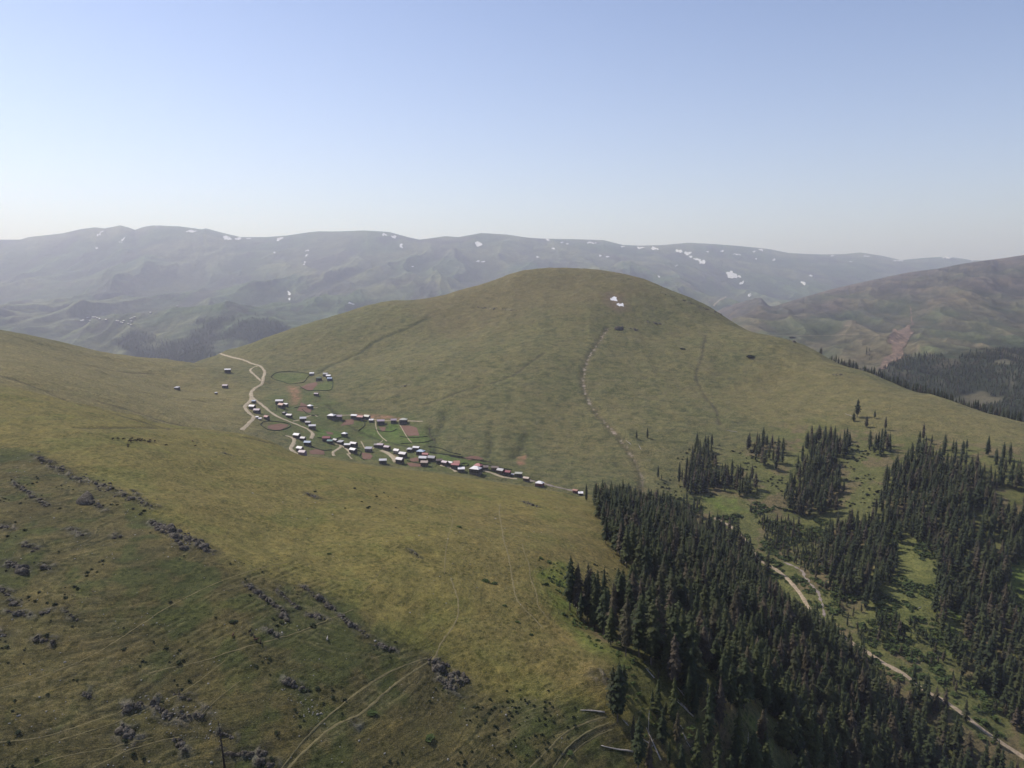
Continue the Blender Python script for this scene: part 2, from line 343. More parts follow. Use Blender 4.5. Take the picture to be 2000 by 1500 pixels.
# ------------------------------------------------------------------ colour of the ground, mid scale, from slope, curvature and noise on the ground itself
PXX, PYY = project(X, Y, Z)
def soft(poly, feather=10.0, seed=401, ids=None):
    wob = WOB[seed % 2]
    w2 = WOB[(seed + 1) % 2]; m = 0
    for a, b_, c in ((1, 0, 0), (1.3, 1.6, .7), (.6, -1.5, -.9), (1.6, .5, -1.5), (.3, -.6, 1.3)):
        m = m + in_poly(PXX + wob * feather * a + b_ * feather, PYY + w2 * feather * .6 * a + c * feather * .5, poly).astype(np.float32) * .2
    if ids is not None: m = m * np.isin(IDS, ids)
    return m
WOB = [fbm(X, Y, 60, 4, 401) * 1.0, fbm(X, Y, 60, 4, 431) * 1.0]
n1 = fbm(X, Y, 260, 4, 201); n2 = fbm(X, Y, 60, 4, 211); n3 = fbm(X, Y, 16, 3, 221); n4 = fbm(X * .35, Y, 22, 3, 231); n5 = fbm(X, Y, 5, 2, 241)
def lerp(a, b, t): return a + (b - a) * t[..., None]
C = np.array
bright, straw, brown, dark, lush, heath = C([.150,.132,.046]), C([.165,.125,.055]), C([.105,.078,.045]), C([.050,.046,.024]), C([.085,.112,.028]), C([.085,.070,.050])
T = np.broadcast_to(bright, X.shape + (3,)).astype(np.float32).copy()
isF, isD, isM, isR = (IDS == 0), (IDS == 1), (IDS == 2), (IDS == 3)
T = lerp(T, straw, sstep(-.1, .6, n1 + .4 * n3) * .2)
T = lerp(T, lush, sstep(.15, .6, n2 + .3 * n3) * .28)
# near ridge: shade below the rocky edge painted into the colour, shoulder left bright
shade_zone = soft([(-400,850),(60,880),(160,925),(260,985),(400,1060),(470,1110),(600,1150),(700,1195),(780,1250),(860,1290),(940,1340),(1010,1370),(1140,1370),(1230,1430),(1300,1600),(-400,1900)], 14, 402) * isF
T = lerp(T, lerp(np.broadcast_to(C([.088,.078,.036]), T.shape), C([.060,.062,.026]), sstep(-.2, .5, n2 + n3 * .4)), shade_zone * .8)
T = lerp(T, dark, shade_zone * sstep(.0, .45, n4 + n5 * .5) * .45)
T = lerp(T, C([.108,.098,.044]), shade_zone * sstep(.1, .5, -n4 + n1 * .5 + n5 * .4) * .3)
rw_ = fbm(X, Y, 55, 2, 381)
for wl_, k_, sd_ in ((.85, .75, 383), (1.9, .5, 384)):
    tl = perlin(X / 38 + rw_ * 1.2, (Z + rw_ * 3.0) / wl_, sd_)
    brk = sstep(-.15, .35, perlin(X / 30, Y / 45, sd_ + 9) + rw_ * .3)
    zone = np.maximum(shade_zone, .10 * isF)
    T = lerp(T, C([.140,.122,.062]), zone * brk * np.clip(1 - np.abs(tl) * 7, 0, 1) * k_ * .8)
    T = lerp(T, C([.036,.040,.020]), zone * brk * np.clip(1 - np.abs(tl - .2) * 6, 0, 1) * k_)  # dark edge beside each tan line: terrace step shade painted in
T = lerp(T, C([.050,.064,.022]), shade_zone * sstep(.05, .4, n2 * .6 + n3 * .6 - n1 * .2) * .6)
trw = sstep(-.5, .2, fbm(X, Y, 12, 2, 387))
T = lerp(T, C([.040,.042,.022]), np.exp(-((dtr - 1.5) / .9) ** 2) * .26 * trw * (dtr < 3.1))
T = lerp(T, C([.170,.148,.080]), np.exp(-(dtr / .55) ** 2) * .36 * trw)
right_brown = soft([(900,1000),(1180,1020),(1230,1150),(1140,1200),(1290,1340),(1180,1370),(900,1250)], 30, 403) * isF
T = lerp(T, C([.138,.110,.050]), right_brown * (.45 + .25 * n1))
# dome hill
t_d = isD.astype(np.float32)
T = lerp(T, lerp(np.broadcast_to(C([.116,.108,.052]), T.shape), C([.096,.098,.046]), sstep(-.7, .8, n1 + n2 * .5)), t_d * .95)
T = lerp(T, heath, t_d * sstep(.15, .7, n1 * .6 - n2 + n4 * .5) * .12)
T = lerp(T, C([.044,.052,.028]), t_d * sstep(.15, .5, n4 + .3 * n3 + n5 * .3) * .18)
n6 = fbm(X * .42, Y * .6, 7, 2, 245)
T = lerp(T, C([.034,.042,.022]), t_d * sstep(.20, .45, n6 + n2 * .25) * .42)
T = lerp(T, C([.15,.135,.07]), t_d * sstep(.25, .55, -n6 + n1 * .2) * .15)
topw = soft([(780,560),(1000,500),(1250,520),(1300,590),(1100,600),(1010,620),(920,660),(840,650)], 20, 404, [1])
T = lerp(T, C([.112,.092,.050]), topw * .5)
rightd = soft([(1380,780),(1550,690),(1700,740),(2100,850),(2100,1000),(1700,860),(1500,830)], 20, 405, [1])
T = lerp(T, C([.128,.112,.052]), rightd * .6)
leftf = soft([(-300,640),(300,690),(480,760),(480,850),(250,830),(-300,760)], 20, 406, [1])
T = lerp(T, C([.150,.130,.060]), leftf * (.75 + .2 * n1))
vill = soft([(520,770),(620,760),(680,800),(820,815),(860,880),(1000,915),(1050,940),(900,925),(620,890),(520,830)], 8, 407, [1])
T = lerp(T, C([.072,.090,.034]), vill * (.7 + .4 * n3))
for poly, k in (([(700,838),(780,838),(830,850),(850,866),(760,868),(700,850)], .6), ([(615,835),(660,842),(680,855),(620,856)], .8), ([(530,728),(600,728),(606,738),(570,750),(540,745)], .45), ([(610,757),(650,738),(652,762),(600,764)], .5), ([(850,885),(950,905),(900,912),(860,900)], .5), ([(752,845),(760,828),(780,828),(776,850)], .8)):
    T = lerp(T, C([.070,.110,.028]), soft(poly, 1.5, 408, [1]) * k)
# forest floor and clearings
floor = soft([(1160,960),(1340,960),(1500,840),(1600,820),(1760,850),(2100,880),(2100,1700),(1500,1700),(1240,1420),(1180,1290),(1105,1190),(1230,1130)], 18, 409)
T = lerp(T, lerp(np.broadcast_to(C([.082,.092,.034]), T.shape), C([.110,.088,.054]), sstep(.0, .5, n2 + n3 * .5)), floor * .75)
clear = soft([(1745,1040),(1840,1060),(1850,1200),(1800,1260),(1680,1230),(1700,1120)], 10, 410)
T = lerp(T, C([.105,.115,.040]), clear * .8)
for poly in ([(1370,965),(1450,975),(1470,1000),(1400,1005)], [(1950,1100),(2080,1080),(2080,1240),(1980,1210)], [(1840,1180),(1900,1200),(1890,1290),(1840,1280)], [(1440,1390),(1500,1400),(1600,1500),(1560,1600),(1420,1520)], [(1090,1090),(1130,1130),(1150,1240),(1240,1300),(1200,1300),(1100,1220),(1040,1130)]):
    T = lerp(T, C([.085,.135,.022]), soft(poly, 8, 411) * .6 * (.7 + .5 * n3))
# far slopes
T = lerp(T, lerp(np.broadcast_to(C([.080,.074,.048]), T.shape), C([.056,.066,.038]), sstep(-.3, .3, fbm(X, Y, 500, 4, 261))), isM.astype(np.float32))
T = lerp(T, C([.050,.050,.036]), isM * sstep(.1, .6, fbm(X * 1.0, Y * .4, 180, 4, 271)) * .7)
T = lerp(T, lerp(np.broadcast_to(C([.095,.105,.065]), T.shape), C([.058,.080,.045]), sstep(-.3, .3, fbm(X, Y, 1200, 5, 281))), isR.astype(np.float32))
rk = sstep(.15, .55, fbm(X, Y * .5, 500, 6, 291, .62))
T = lerp(T, C([.045,.045,.045]), isR * rk * .75)
T = lerp(T, C([.062,.052,.052]), isM * sstep(4000, 4700, Y + fbm(X, Y, 500, 3, 299) * 500) * .7)
wood = soft([(1640,700),(1700,735),(1740,705),(1790,690),(1830,685),(1880,695),(1900,685),(2100,675),(2100,860),(1700,745)], 12, 412) * (Y > 1900) * (IDS != 1)
T = lerp(T, C([.016,.024,.014]), wood * sstep(-.6, -.2, fbm(X, Y, 240, 3, 295)) * .92)
# relief shading painted into the colour: hollows darkened, spurs lightened
def blur(A, k, ax):
    B = np.pad(A, [(k + 1, k) if i == ax else (0, 0) for i in (0, 1)], 'edge').cumsum(ax)
    n_ = A.shape[ax]; return (np.take(B, np.arange(2 * k + 1, 2 * k + 1 + n_), ax) - np.take(B, np.arange(n_), ax)) / (2 * k + 1)
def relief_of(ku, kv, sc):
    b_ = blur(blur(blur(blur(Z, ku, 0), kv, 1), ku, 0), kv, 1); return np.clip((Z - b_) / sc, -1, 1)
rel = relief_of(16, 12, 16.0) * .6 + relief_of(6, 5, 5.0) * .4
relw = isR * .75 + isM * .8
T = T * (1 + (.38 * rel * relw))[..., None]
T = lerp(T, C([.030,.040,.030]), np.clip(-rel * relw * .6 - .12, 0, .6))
relD = relief_of(5, 4, 1.6); T = T * (1 + .14 * relD * isD)[..., None]  # fainter painted hollow shading on the dome hill
# slope steepness, hollows, lines
gx = np.gradient(Z, axis=0) / np.maximum(np.gradient(X, axis=0), 1e-3); gy = np.gradient(Z, axis=1) / np.maximum(np.gradient(Y, axis=1), 1e-3)
steep = np.hypot(gx, gy)
T = lerp(T, C([.090,.078,.062]), sstep(.75, 1.3, steep) * .5)
gv = np.exp(-(dg / 2.3) ** 2) * sstep(-.2, .4, n3 + n5) * (.35 + .65 * sstep(1180, 1330, Y))
T = lerp(T, C([.33,.28,.25]), np.clip(gv, 0, 1) * .95)
T = lerp(T, C([.085,.065,.048]), np.exp(-(dg / 8) ** 2) * .3)
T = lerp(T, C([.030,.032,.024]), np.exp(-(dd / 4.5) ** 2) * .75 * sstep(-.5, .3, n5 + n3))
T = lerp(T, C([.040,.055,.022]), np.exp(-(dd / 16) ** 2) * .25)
T = lerp(T, C([.045,.040,.030]), np.exp(-(df / 3.0) ** 2) * .6)
T = lerp(T, C([.035,.042,.022]), np.exp(-(ds / 4) ** 2) * .7)
dirt = soft([(560,755),(583,755),(588,770),(580,790),(562,792),(568,775)], 3, 413, [1]) + soft([(690,806),(760,812),(800,820),(700,818)], 3, 414, [1]) + soft([(765,900),(772,885),(776,905)], 1, 415, [1]) + soft([(1010,893),(1028,888),(1025,908),(1012,910)], 2, 416, [1])
T = lerp(T, C([.22,.125,.085]), np.clip(dirt, 0, 1) * (.55 + .5 * n3))
snowmelt = soft([(1178,572),(1215,574),(1228,600),(1205,612),(1185,596)], 5, 417, [1])
T = lerp(T, C([.13,.095,.075]), snowmelt * .6)
vw = soft([(215,668),(240,658),(262,648),(300,655),(340,668),(372,660),(372,640),(385,625),(420,622),(455,618),(500,615),(540,628),(570,640),(600,650),(560,700),(400,740),(300,720)], 6, 418, [3])
T = lerp(T, C([.018,.026,.018]), vw * sstep(-.4, .0, fbm(X, Y, 420, 4, 801)) * .9)
rkf = np.clip(rock_w * 1.25, 0, 1)
T = lerp(T, C([.045,.046,.026]), np.clip(rock_w * 1.9, 0, 1) * isF * .6)
T = lerp(T, lerp(np.broadcast_to(C([.055,.052,.046]), T.shape), C([.20,.185,.165]), sstep(.75, 1.35, crag + n5 * .3)), rkf * sstep(-.25, .2, n5 + crag - .9) * .4)
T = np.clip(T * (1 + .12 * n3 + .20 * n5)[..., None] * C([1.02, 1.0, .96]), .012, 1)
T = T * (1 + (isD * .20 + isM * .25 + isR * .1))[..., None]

def sheet(name, sl, mat):
    x = X[:, sl]; y = Y[:, sl]; z = Z[:, sl]; nu, nv = x.shape
    co = np.stack([x, y, z], -1).reshape(-1, 3).astype(np.float32)
    i = np.arange(nu - 1)[:, None] * nv + np.arange(nv - 1)[None, :]
    f = np.stack([i, i + nv, i + nv + 1, i + 1], -1).reshape(-1, 4)
    me = mesh_np(name, co, f, True)
    at = me.color_attributes.new('tone', 'FLOAT_COLOR', 'POINT')
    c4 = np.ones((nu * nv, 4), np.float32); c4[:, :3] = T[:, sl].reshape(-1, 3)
    at.data.foreach_set('color', c4.ravel())
    me.materials.append(mat)
    o = bpy.data.objects.new(name, me); COL.objects.link(o); o['kind'] = 'structure'
    return o

def mesh_np(name, co, f, smooth=False):
    """f: (n, k) faces of one size"""
    me = bpy.data.meshes.new(name); co = np.ascontiguousarray(co, np.float32); f = np.ascontiguousarray(f, np.int32); k = f.shape[1]
    me.vertices.add(len(co)); me.vertices.foreach_set('co', co.ravel())
    me.loops.add(f.size); me.loops.foreach_set('vertex_index', f.ravel())
    me.polygons.add(len(f)); me.polygons.foreach_set('loop_start', np.arange(0, f.size, k, dtype=np.int32)); me.polygons.foreach_set('loop_total', np.full(len(f), k, np.int32))
    if smooth: me.polygons.foreach_set('use_smooth', np.ones(len(f), bool))
    me.update(calc_edges=True)
    return me

# ------------------------------------------------------------------ materials
def newmat(name):
    m = bpy.data.materials.new(name); m.use_nodes = True
    nt = m.node_tree; b = nt.nodes['Principled BSDF']
    b.inputs['Roughness'].default_value = .95; b.inputs['Specular IOR Level'].default_value = .12
    return m, nt, b
def node(nt, typ, **kw):
    n = nt.nodes.new(typ)
    for k, v in kw.items():
        if k.startswith('i_'): n.inputs[k[2:].replace('_', ' ')].default_value = v
        else: setattr(n, k, v)
    return n
def noise_node(nt, vec, scale, detail=4, rough=.55):
    n = nt.nodes.new('ShaderNodeTexNoise'); n.inputs['Scale'].default_value = scale; n.inputs['Detail'].default_value = detail; n.inputs['Roughness'].default_value = rough
    nt.links.new(vec, n.inputs['Vector']); return n.outputs['Fac']
def ramp(nt, fac, stops):
    r = nt.nodes.new('ShaderNodeValToRGB'); e = r.color_ramp.elements
    while len(e) < len(stops): e.new(.5)
    for i, (p, c) in enumerate(stops):
        e[i].position = p; e[i].color = tuple(c) + (1,) if len(c) == 3 else c
    nt.links.new(fac, r.inputs[0]); return r.outputs[0]
def mul(nt, a, b, fac=1.0):
    m = nt.nodes.new('ShaderNodeMix'); m.data_type = 'RGBA'; m.blend_type = 'MULTIPLY'; m.inputs[0].default_value = fac
    nt.links.new(a, m.inputs[6]); nt.links.new(b, m.inputs[7]); return m.outputs[2]
def mixc(nt, a, b, fac, col=None):
    m = nt.nodes.new('ShaderNodeMix'); m.data_type = 'RGBA'
    nt.links.new(a, m.inputs[6])
    if col is not None: m.inputs[7].default_value = tuple(col) + (1,)
    else: nt.links.new(b, m.inputs[7])
    if isinstance(fac, float): m.inputs[0].default_value = fac
    else: nt.links.new(fac, m.inputs[0])
    return m.outputs[2]

def ground_material(name, near):
    m, nt, b = newmat(name)
    geo = nt.nodes.new('ShaderNodeNewGeometry'); P = geo.outputs['Position']
    at = nt.nodes.new('ShaderNodeAttribute'); at.attribute_name = 'tone'; col = at.outputs['Color']
    mp = nt.nodes.new('ShaderNodeMapping'); nt.links.new(P, mp.inputs[0])
    if near:
        # flow marks that follow the contour: stretched along the slope, tight in height
        mp.inputs['Scale'].default_value = (.05, .05, .9)
        wobn = nt.nodes.new('ShaderNodeTexNoise'); wobn.inputs['Scale'].default_value = .02; wobn.inputs['Detail'].default_value = 3; nt.links.new(P, wobn.inputs['Vector'])
        ad = nt.nodes.new('ShaderNodeVectorMath'); ad.operation = 'MULTIPLY_ADD'; nt.links.new(wobn.outputs['Color'], ad.inputs[0]); ad.inputs[1].default_value = (1.5, 1.5, 7); nt.links.new(mp.outputs[0], ad.inputs[2])
        terr = noise_node(nt, ad.outputs[0], 1.0, 5, .6)
        col = mul(nt, col, ramp(nt, terr, [(.30, (.82, .85, .85)), (.5, (1, 1, 1)), (.68, (1.16, 1.12, 1.05))]))
        a = noise_node(nt, P, .35, 5, .65); c = noise_node(nt, P, 2.2, 3, .6); d = noise_node(nt, P, .055, 4, .6)
        col = mul(nt, col, ramp(nt, a, [(.30, (.70, .72, .69)), (.48, (.98, .98, .97)), (.70, (1.30, 1.26, 1.2))]))
        col = mul(nt, col, ramp(nt, c, [(.32, (.50, .54, .50)), (.5, (1, 1, 1)), (.68, (1.5, 1.45, 1.4))]))
        col = mul(nt, col, ramp(nt, d, [(.34, (.88, .92, .86)), (.5, (1, 1, 1)), (.66, (1.10, 1.06, 1.04))]))
        # dark tussocks and low scrub specks
        vo = nt.nodes.new('ShaderNodeTexVoronoi'); vo.inputs['Scale'].default_value = .31; vo.inputs['Randomness'].default_value = 1; nt.links.new(P, vo.inputs['Vector'])
        pat = noise_node(nt, P, .03, 3, .6)
        mm = nt.nodes.new('ShaderNodeMath'); mm.operation = 'ADD'; nt.links.new(vo.outputs['Distance'], mm.inputs[0])
        mr = nt.nodes.new('ShaderNodeMath'); mr.operation = 'MULTIPLY'; nt.links.new(pat, mr.inputs[0]); mr.inputs[1].default_value = -.9; nt.links.new(mr.outputs[0], mm.inputs[1])
        tus = ramp(nt, mm.outputs[0], [(.0, (.42, .46, .38)), (.06, (1, 1, 1))])
        ta = nt.nodes.new('ShaderNodeMath'); ta.operation = 'ADD'; nt.links.new(mm.outputs[0], ta.inputs[0]); ta.inputs[1].default_value = .22
        tus = ramp(nt, ta.outputs[0], [(.0, (.62, .66, .58)), (.12, (1, 1, 1))])
        col = mul(nt, col, tus)
        hsum = nt.nodes.new('ShaderNodeMath'); hsum.operation = 'MULTIPLY_ADD'; nt.links.new(a, hsum.inputs[0]); hsum.inputs[1].default_value = 2.2; nt.links.new(c, hsum.inputs[2])
        h2 = nt.nodes.new('ShaderNodeMath'); h2.operation = 'MULTIPLY_ADD'; nt.links.new(terr, h2.inputs[0]); h2.inputs[1].default_value = 1.6; nt.links.new(hsum.outputs[0], h2.inputs[2])
        bp = nt.nodes.new('ShaderNodeBump'); bp.inputs['Strength'].default_value = .75; bp.inputs['Distance'].default_value = .8; nt.links.new(h2.outputs[0], bp.inputs['Height'])
    else:
        a = noise_node(nt, P, .02, 6, .65); c = noise_node(nt, P, .004, 5, .6)
        col = mul(nt, col, ramp(nt, a, [(.30, (.55, .60, .58)), (.5, (1, 1, 1)), (.70, (1.35, 1.28, 1.2))]))
        col = mul(nt, col, ramp(nt, c, [(.32, (.72, .80, .78)), (.5, (1, 1, 1)), (.68, (1.22, 1.15, 1.1))]))
        bp = nt.nodes.new('ShaderNodeBump'); bp.inputs['Strength'].default_value = .8; bp.inputs['Distance'].default_value = 14; nt.links.new(a, bp.inputs['Height'])
    nt.links.new(bp.outputs[0], b.inputs['Normal'])
    nt.links.new(col, b.inputs['Base Color'])
    return m
def simple_mat(name, col, scale=1.0, var=.35, bump=0.0, obj=False, rough=.9):
    m, nt, b = newmat(name); b.inputs['Roughness'].default_value = rough
    if obj:
        tc = nt.nodes.new('ShaderNodeTexCoord'); P = tc.outputs['Object']
    else:
        P = nt.nodes.new('ShaderNodeNewGeometry').outputs['Position']
    f = noise_node(nt, P, scale, 5, .65)
    c = C(col)
    o = ramp(nt, f, [(.28, tuple(c * (1 - var))), (.5, tuple(c)), (.72, tuple(np.minimum(c * (1 + var), .95)))])
    nt.links.new(o, b.inputs['Base Color'])
    if bump:
        bp = nt.nodes.new('ShaderNodeBump'); bp.inputs['Distance'].default_value = bump; bp.inputs['Strength'].default_value = .8; nt.links.new(f, bp.inputs['Height']); nt.links.new(bp.outputs[0], b.inputs['Normal'])
    return m

nn = len(VN)
MG, MF = ground_material('alpine_grass', True), ground_material('far_slope', False)
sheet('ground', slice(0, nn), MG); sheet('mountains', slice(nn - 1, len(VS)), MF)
# ------------------------------------------------------------------ object helpers
def tag(o, label, cat, group=None, kind=None):
    if label: o['label'] = label
    if cat: o['category'] = cat
    if group: o['group'] = group
    if kind: o['kind'] = kind
    return o
def empty(name, loc, rz=0, scale=1):
    o = bpy.data.objects.new(name, None); COL.objects.link(o); o.location = loc; o.rotation_euler = (0, 0, rz); o.scale = (scale,) * 3; o.empty_display_size = .5
    return o
def link(name, me, parent=None, loc=None):
    o = bpy.data.objects.new(name, me); COL.objects.link(o)
    if parent: o.parent = parent
    if loc is not None: o.location = loc
    return o
class MB:
    def __init__(s): s.v = []; s.f = []
    def add(s, vs, fs):
        n = len(s.v); s.v += [tuple(v) for v in vs]; s.f += [tuple(i + n for i in f) for f in fs]
    def box(s, x0, x1, y0, y1, z0, z1):
        s.add([(x0,y0,z0),(x1,y0,z0),(x1,y1,z0),(x0,y1,z0),(x0,y0,z1),(x1,y0,z1),(x1,y1,z1),(x0,y1,z1)], [(3,2,1,0),(4,5,6,7),(0,1,5,4),(1,2,6,5),(2,3,7,6),(3,0,4,7)])
    def tube(s, pts, rad, n=8, cap=True):
        pts = [Vector(p) for p in pts]; rings = []
        for i, p in enumerate(pts):
            d = (pts[min(i + 1, len(pts) - 1)] - pts[max(i - 1, 0)]).normalized()
            a = d.orthogonal().normalized() if abs(d.z) < .95 else Vector((1, 0, 0)); a = (a - d * a.dot(d)).normalized(); b = d.cross(a)
            rings.append([p + (a * math.cos(t) + b * math.sin(t)) * rad[i] for t in [2 * math.pi * k / n for k in range(n)]])
        vs = [v for r in rings for v in r]; fs = []
        for i in range(len(pts) - 1):
            for k in range(n): fs.append((i * n + k, i * n + (k + 1) % n, (i + 1) * n + (k + 1) % n, (i + 1) * n + k))
        if cap: fs.append(tuple(range(n - 1, -1, -1))); fs.append(tuple((len(pts) - 1) * n + k for k in range(n)))
        s.add(vs, fs)
    def mesh(s, name, mats=(), smooth=False):
        me = bpy.data.meshes.new(name); me.from_pydata(s.v, [], s.f)
        for m in (mats if isinstance(mats, (list, tuple)) else [mats]): me.materials.append(m)
        if smooth: me.polygons.foreach_set('use_smooth', np.ones(len(me.polygons), bool))
        me.update(); return me

# ------------------------------------------------------------------ roads, paths, stream: ribbons lying on the ground
M_ROAD = simple_mat('pale_dirt', (.34,.285,.20), .25, .35, .15)
M_PATH = simple_mat('worn_path', (.165,.14,.068), .8, .35)
M_GRAVEL = simple_mat('stream_gravel', (.22,.185,.16), .6, .4, .3)
M_FIELD = simple_mat('ploughed_earth', (.16,.095,.070), .5, .3, .1)
M_SNOW = simple_mat('snow', (.66,.65,.66), .05, .08)
M_SCREE, nt_, b__ = newmat('red_scree'); P_ = nt_.nodes.new('ShaderNodeNewGeometry').outputs['Position']; mp_ = nt_.nodes.new('ShaderNodeMapping'); nt_.links.new(P_, mp_.inputs[0]); mp_.inputs['Scale'].default_value = (.06, .02, .012); mp_.inputs['Rotation'].default_value = (0, 0, -.5)
nt_.links.new(ramp(nt_, noise_node(nt_, mp_.outputs[0], 1.0, 6, .7), [(.32, (.06,.06,.045)), (.44, (.12,.09,.070)), (.55, (.17,.12,.09)), (.68, (.30,.22,.15))]), b__.inputs['Base Color'])

def ribbon(name, pts, width, mat, lift=.25, jitter=.15, vmin=None, extra=None, wmul=None):
    L = world_line(pts, vmin)
    if len(L) < 2: return
    # even steps on the ground
    P = np.array([(p.x, p.y) for p in L]); t = np.concatenate([[0], np.cumsum(np.hypot(*np.diff(P, axis=0).T))])
    step = max(1.2, width * .35); n = max(4, int(t[-1] / step)); q = np.linspace(0, t[-1], n)
    x = np.interp(q, t, P[:, 0]); y = np.interp(q, t, P[:, 1])
    ker = np.ones(7) / 7
    if n > 20:
        xs = np.convolve(x, ker, 'same'); ys = np.convolve(y, ker, 'same'); x[3:-3] = xs[3:-3]; y[3:-3] = ys[3:-3]
    dx = np.gradient(x); dy = np.gradient(y); l = np.hypot(dx, dy) + 1e-9; nx, ny = -dy / l, dx / l
    sd_ = rng.integers(1, 999)
    wv = width * (1 + jitter * 1.6 * perlin(q / (width * 2.2), q * 0 + .3, sd_)); of = width * jitter * perlin(q / (width * 5), q * 0 + 7.3, sd_)
    cols = [-1, -.55, 0, .55, 1]; V = []
    for c in cols:
        ww = wv * (.5 + .08 * perlin(q / 2.1, q * 0 + c * 9, sd_ + 1)) if abs(c) == 1 else wv * .5
        cx = x + nx * (c * ww + of); cy = y + ny * (c * ww + of)
        cz = ground(cx, cy) + (lift if abs(c) < 1 else lift * .3)
        V.append(np.stack([cx, cy, cz], 1))
    V = np.stack(V, 1).reshape(-1, 3); k = len(cols)
    i = (np.arange(n - 1)[:, None] * k + np.arange(k - 1)[None]).ravel()
    f = np.stack([i, i + 1, i + k + 1, i + k], 1)
    me = mesh_np(name, V, f, True); me.materials.append(mat); me.flip_normals() if V[0][0] > V[k - 1][0] and False else None
    o = link(name, me); o['kind'] = 'structure'
    return o
ROADS = [([(428,690),(450,697),(475,703),(492,710),(508,715),(517,727),(514,738),(511,750),(497,759),(490,768),(493,777),(510,789),(530,806),(545,815),(570,825),(590,833),(604,840),(611,848),(607,857)], 6.5),
 ([(505,715),(494,718),(489,724),(497,732),(510,744)], 5.5), ([(491,768),(489,782),(478,795),(487,807),(495,815),(484,829),(471,840)], 6.5),
 ([(557,851),(568,853),(575,859),(573,867),(567,875),(574,882),(584,889)], 6), ([(650,867),(662,868),(666,872),(657,879),(650,884),(653,891)], 4.5), ([(663,868),(674,875),(681,881),(683,888)], 4),
 ([(744,880),(760,886),(769,895),(773,903)], 8), ([(661,812),(676,811),(690,811),(710,815),(735,820),(760,822),(790,822),(826,823)], 3.5), ([(860,909),(872,911),(883,916),(891,922)], 5),
 ([(943,919),(955,922),(972,928),(990,933),(1010,935)], 4.5), ([(572,823),(590,819),(602,813),(614,811),(620,814)], 3.5), ([(608,797),(620,796)], 2.5)]
for pts, w in ROADS: ribbon('road', pts, w, M_ROAD, lift=.5, vmin=880)
# valley road through the forest and the stream beside it
ROAD_V = [(1395,1012),(1430,1030),(1462,1062),(1481,1092),(1500,1104),(1522,1117),(1545,1138),(1562,1158),(1574,1178),(1590,1200),(1640,1240),(1690,1272),(1730,1297),(1768,1319),(1800,1345),(1836,1364),(1868,1385),(1903,1412),(1930,1434),(1968,1458),(2015,1490)]
STREAM = [(1130,962),(1200,978),(1290,995),(1380,1020),(1440,1045),(1490,1080),(1530,1098),(1572,1128),(1590,1145),(1603,1165),(1607,1190),(1625,1222),(1680,1258),(1720,1272),(1760,1292),(1800,1302),(1822,1325),(1840,1350),(1880,1375),(1915,1400),(1950,1418),(2010,1450)]
ribbon('road', ROAD_V, 4.6, simple_mat('tan_dirt', (.30,.24,.17), .3, .4, .15), lift=.4)
ribbon('stream_bed', [(1530,1098),(1560,1110),(1575,1130),(1590,1148),(1602,1165),(1606,1190),(1612,1205)], 2.4, M_GRAVEL, lift=.3, jitter=.8)
ribbon('stream_bed', [(1010,930),(1030,937),(1060,943),(1090,953),(1130,960)], 6, M_GRAVEL, lift=.5, jitter=.6, vmin=930)
PATHS = [([(978,983),(975,1000),(980,1030),(984,1055),(993,1085),(999,1120),(1004,1150),(1009,1170),(1025,1190),(1042,1206),(1062,1228)], .95),
 ([(1020,1062),(1026,1085),(1034,1105),(1036,1130),(1045,1150),(1050,1172),(1049,1182),(1060,1195),(1072,1210)], .7),
 ([(562,1502),(585,1475),(612,1452),(640,1425),(668,1410),(700,1397),(722,1380),(742,1362),(770,1338),(798,1318),(828,1298),(850,1283),(858,1262),(868,1246),(882,1228),(892,1210),(896,1180),(888,1150),(880,1130)], .8),
 ([(550,1502),(580,1462),(610,1428),(645,1395),(690,1360),(740,1325),(790,1300),(835,1285)], .5), ([(600,1440),(640,1400),(700,1350),(760,1312),(820,1290)], .4),
 ([(290,1315),(340,1303),(390,1293),(450,1273),(510,1256),(580,1236),(630,1215),(690,1190)], .45), ([(0,1345),(80,1322),(180,1280),(260,1230),(330,1185),(420,1140),(500,1112),(560,1098)], .45),
 ([(390,1400),(420,1370),(450,1345),(470,1330)], .3), ([(868,1120),(870,1085),(875,1050),(884,1018),(878,1000)], .5), ([(440,1290),(360,1350),(300,1380),(200,1420),(100,1450)], .35),
 ([(0,1450),(90,1438),(200,1402),(260,1380)], .4), ([(1035,1500),(1070,1465),(1105,1430),(1150,1410),(1185,1400)], .6), ([(1080,1500),(1110,1458),(1150,1428),(1190,1412)], .5),
 ([(180,1500),(240,1470),(300,1450),(350,1440)], .4), ([(760,1100),(735,1125),(718,1150),(700,1165)], .3), ([(1100,1500),(1125,1465),(1160,1440),(1195,1425)], .4), ([(60,1500),(110,1480),(210,1462),(300,1440)], .3)]
for pts, w in PATHS: ribbon('path', pts, w, M_PATH, lift=.10, jitter=.35)
for pts in ([(335,759),(338,750),(348,745),(362,748)], [(348,760),(380,768),(420,778),(455,784)], [(440,760),(446,745),(450,733)]): ribbon('path', pts, 1.6, M_PATH, lift=.3, vmin=880)
for pts, w in (([(705,862),(720,880),(748,860)], 2.0), ([(779,826),(788,842),(798,858),(806,866)], 1.6), ([(733,822),(736,840),(745,853),(756,862)], 1.8), ([(678,886),(684,893),(688,897)], 2.5)): ribbon('path', pts, w, M_ROAD, lift=.4, vmin=880)
ribbon('road', [(1392,602),(1398,592),(1415,582),(1440,571),(1460,562)], 14, simple_mat('far_track', (.30,.25,.19), .02, .2), lift=3, vmin=3500)
